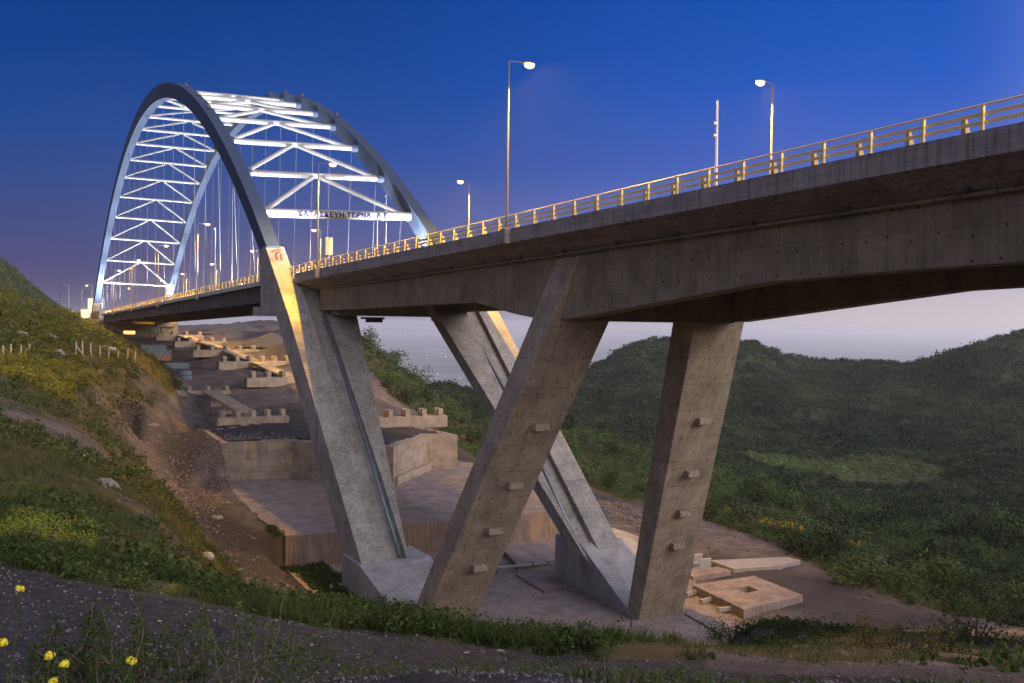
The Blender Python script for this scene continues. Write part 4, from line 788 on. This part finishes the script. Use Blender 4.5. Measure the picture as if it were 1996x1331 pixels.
# ================================================================ vegetation
def leafmat(name, cols, sc=.35, tr=.25):
    m, nt, b = mat(name); L = nt.links.new; b.inputs['Roughness'].default_value = .7; b.inputs['Specular IOR Level'].default_value = .2
    g = N(nt, 'ShaderNodeNewGeometry'); n = N(nt, 'ShaderNodeTexNoise'); n.inputs['Scale'].default_value = sc; n.inputs['Detail'].default_value = 8; n.inputs['Roughness'].default_value = .7; L(g.outputs['Position'], n.inputs['Vector'])
    oi = N(nt, 'ShaderNodeObjectInfo'); ad_ = N(nt, 'ShaderNodeMath', operation='MULTIPLY_ADD'); ad_.inputs[1].default_value = .16; L(oi.outputs['Random'], ad_.inputs[0]); 
    m0 = N(nt, 'ShaderNodeMath', operation='SUBTRACT'); m0.inputs[1].default_value = .08; L(n.outputs[0], m0.inputs[0]); L(m0.outputs[0], ad_.inputs[2])
    k = len(cols); r = ramp(nt, [(.28+.44*i/(k-1), c+(1,)) for i, c in enumerate(cols)]); L(ad_.outputs[0], r.inputs[0]); L(r.outputs[0], b.inputs['Base Color'])
    t = N(nt, 'ShaderNodeBsdfTranslucent'); L(r.outputs[0], t.inputs[0]); mx = N(nt, 'ShaderNodeMixShader'); mx.inputs[0].default_value = tr; out = nt.nodes['Material Output']; L(b.outputs[0], mx.inputs[1]); L(t.outputs[0], mx.inputs[2]); L(mx.outputs[0], out.inputs[0])
    return m
MLF = leafmat('shrub_leaves', [(.022,.042,.014), (.045,.08,.024), (.085,.13,.04), (.12,.15,.05)])
MLD = leafmat('far_scrub_leaves', [(.007,.014,.006), (.015,.028,.011), (.032,.052,.018), (.07,.09,.035)], .022)
MMU = leafmat('mustard_flowers', [(.08,.12,.015), (.22,.25,.025), (.42,.41,.035)], 6)
MLB = leafmat('lamp_tinted_bush_leaves', [(.09,.085,.012), (.17,.155,.02), (.27,.23,.03)])  # yellow of the road lamps painted into the leaf colour
MLY = leafmat('lamp_tinted_leaves', [(.05,.055,.012), (.10,.10,.018), (.17,.165,.028)])  # weaker lamplight yellow mixed into these leaf tones
MLO = leafmat('olive_leaves', [(.035,.05,.022), (.07,.085,.038), (.12,.14,.07)])
MLK = leafmat('deep_green_leaves', [(.012,.022,.008), (.024,.042,.014), (.045,.07,.022)])
MGR = leafmat('grass_blades', [(.028,.042,.010), (.06,.07,.018), (.11,.10,.035), (.17,.14,.07)])
MGRN = leafmat('green_grass_blades', [(.02,.035,.008), (.045,.07,.014), (.09,.11,.025)])
MGO = leafmat('broom_flowers', [(.42,.30,.02), (.75,.52,.03)]); MFL = leafmat('yellow_petals', [(.62,.55,.03), (.8,.7,.05)]); MTR = plain('bark', (.09,.07,.05), .9, noise=.3, scale=6)
def clump(n, rx, rz, leaf, rng, lobes=5):
    """leaf quads over several lobes: (V, F) around the origin, base at z=0"""
    c = rng.normal(size=(lobes, 3))*np.array([rx*.42, rx*.42, rz*.2])+np.array([0,0,rz*.55]); rad = rng.uniform(.42, .72, lobes)*rx
    i = rng.integers(0, lobes, n); d = rng.normal(size=(n,3)); d /= np.linalg.norm(d, axis=1)[:,None]; p = c[i]+d*(rad[i]*rng.uniform(.55, 1.1, n)**.5)[:,None]*np.array([1,1,rz/rx*.9]); p[:,2] = np.abs(p[:,2])*.96
    nrm = d+rng.normal(size=(n,3))*.5; nrm /= np.linalg.norm(nrm, axis=1)[:,None]; t = np.cross(nrm, rng.normal(size=(n,3))); t /= np.linalg.norm(t, axis=1)[:,None]; b = np.cross(nrm, t); s = leaf*rng.uniform(.6, 1.4, n)[:,None]
    V = np.stack([p-t*s, p-b*s*.55, p+t*s, p+b*s*.55], 1).reshape(-1, 3); F = (np.arange(n)[:,None]*4+np.arange(4)); return V, F
def shrub_proto(n, rx, rz, leaf, seed, mt, name='shrub'):
    rng = np.random.default_rng(seed); V, F = clump(n, rx, rz, leaf, rng, 7); e = empty(name, (0,0,0)); f = fastmesh('foliage', V, F, mt); f.parent = e
    m_ = MB()
    for k in range(5): a = k*1.26+rng.random(); m_.tube([(0,0,-.3),(math.cos(a)*rx*.25,math.sin(a)*rx*.25,rz*.35),(math.cos(a)*rx*.5,math.sin(a)*rx*.5,rz*.75)], [.07*rx,.05*rx,.02*rx], 5)
    s = m_.build('stem', MTR, e); s.matrix_parent_inverse = Matrix(); return e
def drop(proto, x, y, s, lb, cat, grp, z=None):
    c = copy_tree(proto); c.location = (x, y, (zat(x, y) if z is None else z)-.1*s); c.scale = (s*random.uniform(.85,1.2), s*random.uniform(.85,1.2), s*random.uniform(.8,1.15)); c.rotation_euler[2] = random.random()*6.28
    for k, v in (('label',lb),('category',cat),('group',grp)): c[k] = v
    return c
def kill(e):
    for ch in list(e.children): bpy.data.objects.remove(ch)
    bpy.data.objects.remove(e)
SH = [shrub_proto(620, 1.0, 1.15, .08, s, m_) for s, m_ in ((1,MLF),(2,MLK),(3,MLO),(4,MLF),(5,MLK))]
SL = ['rounded mid green shrub', 'dark green shrub', 'pale olive green shrub', 'rounded mid green shrub', 'dark green shrub']
# the nearest shrubs of the slope right of the yard, one by one
cand = []
X, Y = polar(60000, 95, 330, 640, 2080); vv_ = veg(X, Y); dx, dy = X-C0[0], Y-C0[1]; r = np.hypot(dx, dy); a_ = wrap(np.arctan2(dy, dx)); re = np.interp(a_, EA, ER); ok = (r > re+2.0) & (a_ < EA[-1])
X, Y, r = X[ok], Y[ok], r[ok]; w = np.minimum(1, (r/330)**2*6); order = RNG.permutation(len(X)); kept = []; grid = {}
for i in order:
    s = .8+2.5*RNG.random()**2.4; key = (int(X[i]//4), int(Y[i]//4)); bad = False
    for gx in (-1,0,1):
        for gy in (-1,0,1):
            for (xx, yy, ss) in grid.get((key[0]+gx, key[1]+gy), ()):
                if (xx-X[i])**2+(yy-Y[i])**2 < (.74*(s+ss))**2: bad = True
    if bad: continue
    grid.setdefault(key, []).append((X[i], Y[i], s)); kept.append((r[i]/s, X[i], Y[i], s, r[i]))
kept.sort(); ZK = height(np.array([k[1] for k in kept]), np.array([k[2] for k in kept]))
print('shrub sites', len(kept))
for n_i, k in enumerate(kept[:290]): drop(SH[n_i*7 % 5], k[1], k[2], k[3]*1.05, SL[n_i*7 % 5]+' on the slope beyond the yard', 'shrub', 'shrubs covering the slope beyond the yard', z=ZK[n_i])
def scatter_clumps(name, XS, YS, ZS, SS, mt, lb, nleaf=60, leaf=.16, cat='shrubs', nv=6, flat=.9, ls=1.0):
    protos = [clump(nleaf, 1.0, flat, leaf, np.random.default_rng(50+i), 5) for i in range(nv)]; n = len(XS); Vs = []; 
    for k in range(nv):
        idx = np.arange(k, n, nv); 
        if not len(idx): continue
        V, F = protos[k]; a = RNG.random(len(idx))*6.28; ca, sa = np.cos(a)[:,None], np.sin(a)[:,None]; s = SS[idx][:,None]
        x = (V[None,:,0]*ca-V[None,:,1]*sa)*s+XS[idx][:,None]; y = (V[None,:,0]*sa+V[None,:,1]*ca)*s+YS[idx][:,None]; z = V[None,:,2]*s*ls+ZS[idx][:,None]; Vs.append(np.stack([x,y,z],-1).reshape(-1,3))
    V = np.concatenate(Vs); return tag(fastmesh(name, V, np.arange(len(V)).reshape(-1,4), mt), lb, cat, kind='stuff')
K = np.array([(k[1],k[2],k[3]) for k in kept[290:]]); 
nk = len(K)//2; ZR = ZK[290:]
scatter_clumps('dark_scrub', K[nk:,0], K[nk:,1], ZR[nk:]-.15*K[nk:,2], K[nk:,2]*1.05, MLK, 'darker scrub filling the far part of the slope', 110, .13); K = K[:nk]; ZR = ZR[:nk]
if len(K): scatter_clumps('scrub', K[:,0], K[:,1], ZR-.15*K[:,2], K[:,2]*1.05, MLF, 'dense green scrub filling the slope between the larger shrubs', 120, .13)
# hills covered in maquis
X, Y = polar(46000, 330, 1250, 500, 2080); a_ = wrap(np.arctan2(Y-C0[1], X-C0[0])); r = np.hypot(X-C0[0], Y-C0[1]); clear = fbm(X*.012+3, Y*.012+8, 4); q = onD(1625, 915, 500); cl2 = np.hypot((X-q[0])/60, (Y-q[1])/38)
ok = (a_ < az0(660)-YAW) & (cl2 > 1) & (RNG.random(len(X)) < np.clip((r/500)**1.0, .5, 1)); X, Y, r = X[ok], Y[ok], r[ok]; S_ = (1.1+2.2*RNG.random(len(X))**2.2)*np.clip(r/450, .9, 1.9); Z = height(X, Y)
scatter_clumps('hillside_woods', X, Y, Z-.3*S_, S_, MLD, 'dark green maquis covering the hills beyond the valley', 34, .24, 'woods')
X, Y = polar(5200, 110, 460, -60, 240); a_ = wrap(np.arctan2(Y-C0[1], X-C0[0])); Z = height(X, Y); k = (Z > C0[2]-9); S_ = .45+.85*RNG.random(len(X))**1.7
# bushes tinted yellow for lamplight on the upper left slope: things in front, the rest as ground cover
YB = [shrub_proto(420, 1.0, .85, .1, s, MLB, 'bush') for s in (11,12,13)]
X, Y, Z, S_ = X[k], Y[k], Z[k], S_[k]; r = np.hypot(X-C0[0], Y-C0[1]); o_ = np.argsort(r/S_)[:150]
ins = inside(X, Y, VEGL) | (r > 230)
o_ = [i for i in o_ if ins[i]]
for n_i, i in enumerate(o_): drop(YB[n_i % 3], X[i], Y[i], S_[i], 'bush tinted yellow for lamplight on the upper left slope', 'bush', 'bushes on the upper left slope', z=Z[i])
rest = np.array([i for i in range(len(X)) if i not in set(o_)]); scatter_clumps('slope_bushes', X[rest], Y[rest], Z[rest]-.2, S_[rest], MLY, 'low bushes tinted for yellow lamplight, mixed over the upper left slope', 50, .2)
X, Y = polar(13000, 22, 260, -80, 520); k = inside(X, Y, VEGL) & (fbm(X*.10+27, Y*.10, 4) > -.05); X, Y = X[k], Y[k]; r = np.hypot(X-C0[0], Y-C0[1]); Z = height(X, Y); bq = inside(X, Y, BROWN) & (RNG.random(len(X)) < .7); X, Y, Z, r = X[~bq], Y[~bq], Z[~bq], r[~bq]; S_ = (.16+.6*RNG.random(len(X))**3)*np.clip(r/70, .6, 2.2)
h2 = len(X)//2; scatter_clumps('slope_tufts', X[:h2], Y[:h2], Z[:h2]-.05, S_[:h2], MGRN, 'dark green tufts dotting the left slope', 26, .22, 'plants'); scatter_clumps('slope_scrub', X[h2:], Y[h2:], Z[h2:]-.05, S_[h2:], MGR, 'straw coloured dry scrub dotting the left slope', 26, .22, 'plants')
X, Y = q[0]+RNG.normal(size=1600)*45, q[1]+RNG.normal(size=1600)*30; k = np.hypot(X-C0[0], Y-C0[1]) > 380; X, Y = X[k], Y[k]; Z = height(X, Y); scatter_clumps('clearing_grass', X, Y, Z-.4, .9+1.6*RNG.random(len(X)), leafmat('clearing_leaves', [(.06,.10,.025), (.10,.15,.04), (.14,.18,.06)], .05), 'lighter green low growth in the clearing of the valley', 26, .3, 'grass', flat=.5)
X, Y = polar(3500, 385, 560, -60, 130); scatter_clumps('distant_hill_scrub', X, Y, height(X, Y)-.3, .7+1.6*RNG.random(len(X))**2, MLO, 'dry scrub on the brown hill at the left edge', 30, .24)
# broom in flower
BRM = shrub_proto(500, 1.0, .8, .07, 21, MGO, 'broom'); 
for i, (px, py, s) in enumerate(((1500,1030,1.3),(1516,1036,1.5),(1532,1042,1.4),(1546,1050,1.1),(1478,1024,1.0),(1404,998,.8),(1265,942,1.0),(1560,1046,.8),(1600,1070,.7),(735,680,1.0),(752,692,1.2),(770,700,.9),(800,730,.7),(912,863,1.0),(1664,1066,.8))):
    q = march(px, py); lb = {5:'yellow broom bush just right of the far leg', 6:'small yellow broom bush between the crossing legs and the far leg', 13:'yellow broom bush behind the end of the retaining wall', 8:'small lone yellow broom bush lower down the slope right of the row', 14:'yellow broom bush farthest right on the shrub slope'}.get(i, 'yellow broom bush on the hill behind the near leg' if 9 <= i <= 12 else 'yellow broom bush in the row above the edge of the dirt yard'); drop(BRM, q[0], q[1], s*1.25, lb, 'broom bush', 'yellow broom bushes')
# ---- grass
def blades(name, X, Y, H, W_, mt, lb, lean=.35, Z=None, per=5, sp=.12, kind='stuff', cat='grass'):
    n = len(X); X = np.repeat(X, per)+RNG.normal(size=n*per)*sp*np.repeat(H, per)*1.4; Y = np.repeat(Y, per)+RNG.normal(size=n*per)*sp*np.repeat(H, per)*1.4; H = np.repeat(H, per)*RNG.uniform(.5, 1.15, n*per); W_ = np.repeat(W_, per)
    Z = height(X, Y)-.03; m = len(X); a = RNG.random(m)*6.28; l = RNG.normal(size=(m,2))*lean*H[:,None]; tx_, ty_ = np.cos(a)*W_/2, np.sin(a)*W_/2
    V = np.stack([np.stack([X-tx_,Y-ty_,Z],-1), np.stack([X+tx_,Y+ty_,Z],-1), np.stack([X+tx_*.7+l[:,0]*.35,Y+ty_*.7+l[:,1]*.35,Z+H*.55],-1), np.stack([X-tx_*.7+l[:,0]*.35,Y-ty_*.7+l[:,1]*.35,Z+H*.55],-1), np.stack([X+l[:,0],Y+l[:,1],Z+H*.95],-1)], 1).reshape(-1,3)
    b = np.arange(m)[:,None]*5; F = np.concatenate([b+np.array([0,1,2]), b+np.array([0,2,3]), b+np.array([3,2,4])]); return tag(fastmesh(name, V, F, mt), lb, cat, kind=kind)
def lipgrass(n, g):
    X, Y = polar(n, 11, 30, -80, 1420); v = veg(X, Y); k = (v > .45) & ((fbm(X*.9+g, Y*.9, 4) > -.02+.1*g)); return X[k], Y[k]
X, Y = lipgrass(22000, 0); H = .08+.5*np.clip(fbm(X*.55, Y*.55, 3)+.4, 0, 1)**1.6; blades('lip_grass', X, Y, H, np.full(len(X), .013), MGR, 'dry and green grass along the edge of the shoulder')
X, Y = lipgrass(14000, 1); H = .12+.3*np.clip(fbm(X*.7+3, Y*.7, 3)+.5, 0, 1); blades('lip_weeds', X, Y, H, np.full(len(X), .022), MGRN, 'fresh green weeds along the edge of the shoulder', lean=.5)
X, Y = polar(5000, 11, 30, -80, 1400); k = (veg(X, Y) > .5) & (fbm(X*.6+11, Y*.6, 3) > .05); X, Y = X[k], Y[k]; Z = height(X, Y); S_ = .08+.2*RNG.random(len(X))**2; scatter_clumps('edge_plants', X, Y, Z, S_, MGRN, 'leafy plants among the grass along the shoulder', 60, .16, 'plants', flat=1.3)
X, Y = polar(42000, 26, 210, -80, 540); k = inside(X, Y, VEGL) & (fbm(X*.15+7, Y*.15, 4) > -.22); k &= ~(inside(X, Y, BROWN) & (RNG.random(len(X)) < .6)); X, Y = X[k], Y[k]; r = np.hypot(X-C0[0], Y-C0[1]); blades('slope_grass', X, Y, (.22+.35*RNG.random(len(X)))*np.clip(r/60, .8, 2.2), .012*r/18, MGR, 'tufted dry grass over the left slope', per=4, sp=.3)
X, Y = polar(3500, 6, 24, -60, 2060); k = (veg(X, Y) < .45) & (fbm(X*.6+15, Y*.6, 3) > .12); X, Y = X[k], Y[k]; blades('sparse_weeds', X, Y, .05+.13*RNG.random(len(X)), np.full(len(X), .016), MGRN, 'small scattered weeds on the foreground gravel', lean=.7, per=7, sp=.4)
X, Y = polar(9000, 15, 75, 1300, 2080); k = (fbm(X*.22+3, Y*.22, 3) > .02) & (pdist(X, Y, PAD) > 1); X, Y = X[k], Y[k]; r = np.hypot(X-C0[0], Y-C0[1]); blades('bank_grass', X, Y, (.07+.18*RNG.random(len(X))), .009*r/16, MGR, 'dry grass patches on the brown bank at the right', per=5, sp=.3)
X, Y = polar(900, 15, 80, 1300, 2080); k = (fbm(X*.2+3, Y*.2, 3) > .1) & (pdist(X, Y, PAD) > 1); X, Y = X[k], Y[k]; scatter_clumps('bank_plants', X, Y, height(X, Y)-.05, .12+.35*RNG.random(len(X))**2, MGRN, 'small green plants on the brown bank at the right', 40, .18, 'plants')
X = RNG.uniform(min(p[0] for p in VEGS), max(p[0] for p in VEGS), 2500); Y = RNG.uniform(min(p[1] for p in VEGS), max(p[1] for p in VEGS), 2500); k = pdist(X, Y, VEGS) < .6; X, Y = X[k], Y[k]; scatter_clumps('bank_strip_plants', X, Y, height(X, Y)-.05, .15+.4*RNG.random(len(X)), MGRN, 'strip of low plants on the bank between the road and the pad', 36, .2, 'plants')
X, Y = polar(2500, 60, 200, 300, 1960); k = (veg(X, Y) < .35) & (fbm(X*.1+70, Y*.1, 3) > .12) & (pdist(X, Y, PAD) > 1) & (pdist(X, Y, MID) > 1) & (pdist(X, Y, UPP) > 1); X, Y = X[k], Y[k]; scatter_clumps('yard_plants', X, Y, height(X, Y)-.03, .12+.3*RNG.random(len(X))**2, MGRN, 'small plants scattered over the dirt yard', 24, .22, 'plants')
X, Y = -46+RNG.normal(size=2600)*5, -1+RNG.normal(size=2600)*5; k = (pdist(X, Y, PAD) > 1) & (fbm(X*.4, Y*.4, 3) > -.25); X, Y = X[k], Y[k]; h2 = len(X)//4
scatter_clumps('crest_plants', X[:h2], Y[:h2], height(X[:h2], Y[:h2])-.05, .15+.3*RNG.random(h2), MGRN, 'low plants on the crest above the pad', 34, .2, 'plants'); blades('crest_grass', X[h2:], Y[h2:], .12+.22*RNG.random(len(X)-h2), np.full(len(X)-h2, .03), MGR, 'dry grass on the crest above the pad', per=6, sp=.5)
# weedy clumps at right and along the bank
WD = [shrub_proto(700, .5, .62, .028, s, m_, 'weed') for s, m_ in ((31,MGRN),(32,MGR),(33,MGRN))]
for i, (px, py, s, lb) in enumerate(((1395,1250,1.5,'leafy green weed at the right end of the grass edge'),(1430,1248,1.7,'bigger leafy weed just right of the grass edge'),(1525,1264,.8,'small weed alone on the brown bank'),(1590,1262,.9,'low weed on the brown bank'),(1640,1262,1.4,'weed clump left of the dry bush'),(1690,1258,1.8,'dark weed clump beside the dry bush'),(1740,1262,1.8,'weed clump at the foot of the dry bush'),(1800,1272,2.2,'broad green weed below the dry bush'),(1850,1262,2.0,'dry reddish bush on the right bank'),(1900,1258,2.3,'tall dry reddish bush on the right bank'),(1760,1290,.8,'bright green weed near the gravel at right'),(1870,1300,.9,'low weed at the lower right'),(1480,1190,.5,'small round weed against the slab with the hole'),(1350,1290,.35,'weed at the end of the dark shoulder'),(1955,1312,.7,'yellowish weed in the lower right corner'))):
    q = march(px, py); d = (q-C0)@FW; drop(WD[1 if 'dry' in lb or 'yellow' in lb else i % 2*2], q[0], q[1], s*24*d/FOC/.5, lb, 'weed', 'weeds on the bank')
# mustard bush at the left edge of the shoulder and flowers close to the camera
MB1 = shrub_proto(2600, 1.1, 1.0, .03, 41, MMU, 'mustard_bush')
for px, py, s, lb in ((90,1070,62,'large yellow flowering mustard bush at the left of the grass edge'),(15,1055,56,'yellow flowering mustard bush cut by the left edge'),(150,1092,30,'smaller yellow mustard bush right of the large one'),(330,1165,18,'low yellow flowering clump in the grass edge')):
    q = march(px, py); s = s*((q-C0)@FW)/FOC/1.0; drop(MB1, q[0], q[1], s, lb, 'mustard bush', 'yellow mustard bushes')
def flower(px, py, d, lb, h=.9, sz=.018):
    q = onD(px, py, d); e = tag(empty('mustard_flower', (q[0], q[1], q[2]-h)), lb, 'flower', 'yellow flowers close to the viewer'); gx = RNG.normal(size=2)*.06
    MB().tube([(q[0]+gx[0],q[1]+gx[1],q[2]-h),(q[0]+gx[0]*.6,q[1]+gx[1]*.6,q[2]-h*.5),(q[0],q[1],q[2])], [.004,.0035,.002], 5).build('stem', MGRN, e)
    rng = np.random.default_rng(int(px)); n = 34; dd = rng.normal(size=(n,3)); dd /= np.linalg.norm(dd,axis=1)[:,None]; p = q+dd*sz*rng.uniform(.3,1,n)[:,None]*np.array([1,1,.8]); t = np.cross(dd, rng.normal(size=(n,3))); t /= np.linalg.norm(t,axis=1)[:,None]; b = np.cross(dd,t); s = sz*.4
    V = np.stack([p-t*s,p-b*s,p+t*s,p+b*s],1).reshape(-1,3); f = fastmesh('petals', V, np.arange(n)[:,None]*4+np.arange(4), MFL); f.parent = e; f.matrix_parent_inverse = e.matrix_basis.inverted()
    
for a in ((38,1147,3.4,'highest yellow flower at the left edge'),(6,1252,3.2,'yellow flower cut by the left edge'),(96,1278,3.0,'left one of a pair of low yellow flowers'),(124,1294,3.0,'right one of a pair of low yellow flowers'),(256,1288,3.1,'yellow flower alone at the bottom'),(104,1328,3.0,'yellow flower cut by the bottom edge')): flower(*a)
# dark twiggy shrubs at the bottom left, close to the viewer
def twig(px, py, d, hgt, n, lb, seed):
    q = onD(px, py, d); q[2] -= 0; e = tag(empty('twiggy_plant', tuple(q)), lb, 'plant', 'dark wiry plants at the bottom'); rng = np.random.default_rng(seed); m_ = MB(); LV = []
    for k in range(n):
        p = q+np.array([rng.normal()*.12, rng.normal()*.12, 0]); dr = np.array([rng.normal()*.5, rng.normal()*.5, 1.]); pts = [p]
        for j in range(6): dr = dr+rng.normal(size=3)*.25; dr /= np.linalg.norm(dr); pts.append(pts[-1]+dr*hgt/6); LV += [pts[-1]+rng.normal(size=3)*.018 for _ in range(9)]
        m_.tube(pts, np.linspace(.005,.0015,7), 4)
    m_.build('branchwork', MTR, e); p = np.array(LV); n2 = len(p); dd = rng.normal(size=(n2,3)); dd /= np.linalg.norm(dd,axis=1)[:,None]; t = np.cross(dd, rng.normal(size=(n2,3))); t /= np.linalg.norm(t,axis=1)[:,None]; b = np.cross(dd,t)
    V = np.stack([p-t*.02,p-b*.005,p+t*.02,p+b*.005],1).reshape(-1,3); f = fastmesh('foliage', V, np.arange(n2)[:,None]*4+np.arange(4), MGRN); f.parent = e; f.matrix_parent_inverse = e.matrix_basis.inverted()
for i, (px, py, d, h_, n, lb) in enumerate(((180,1345,4.6,.42,16,'dark wiry plant at the bottom left'),(330,1350,4.8,.40,16,'dark wiry plant left of the tall bare stem'),(250,1330,5.2,.35,12,'short wiry plant between two taller ones'),(60,1345,4.4,.3,10,'low wiry plant under the flowers'),(470,1350,4.5,.5,8,'thin wiry plant beside the tall bare stem'),(540,1330,5.5,.34,10,'wiry plant right of the tall bare stem'),(430,1345,3.8,.55,1,'single tall bare stem rising into the grass'))): twig(px, py, d, h_, n, lb, 60+i)
for e in SH+YB+WD+[BRM, MB1]: kill(e)
# ================================================================ far town lights on the plain
def specks(n):
    V, F = [], []
    for k in range(n):
        px = RNG.uniform(690, 1000) if k % 3 else RNG.uniform(400, 560); py = (RNG.choice([648, 652, 690, 733])+RNG.normal()*5) if px > 600 else 637+RNG.random()*5
        q = onZ(px, max(py, 637), -326); d = (q-C0)@FW
        if d > 40000: continue
        s = d*.6/FOC*(1+RNG.random()); V.append((q, s))
    m_ = MB(); 
    for q, s in V: m_.box(q, (s, s, s))
    return m_
tag(specks(90).build('town_lights', TOWN), 'faint lights of towns on the hazy plain', 'town lights', kind='stuff')
# ================================================================ haze
hz = MB().box((6000, -8000, -141), (44000, 44000, 400)).build('haze', MDARK)
m = bpy.data.materials.new('haze'); m.use_nodes = True; nt = m.node_tree; nt.nodes.clear(); o = N(nt, 'ShaderNodeOutputMaterial'); v = N(nt, 'ShaderNodeVolumePrincipled'); v.inputs['Color'].default_value = c4(.99,.97,.98); v.inputs['Density'].default_value = .00007; v.inputs['Anisotropy'].default_value = .3
nt.links.new(v.outputs[0], o.inputs['Volume']); hz.data.materials[0] = m; tag(hz, 'thin evening haze over the plain and valley', 'haze', kind='stuff')
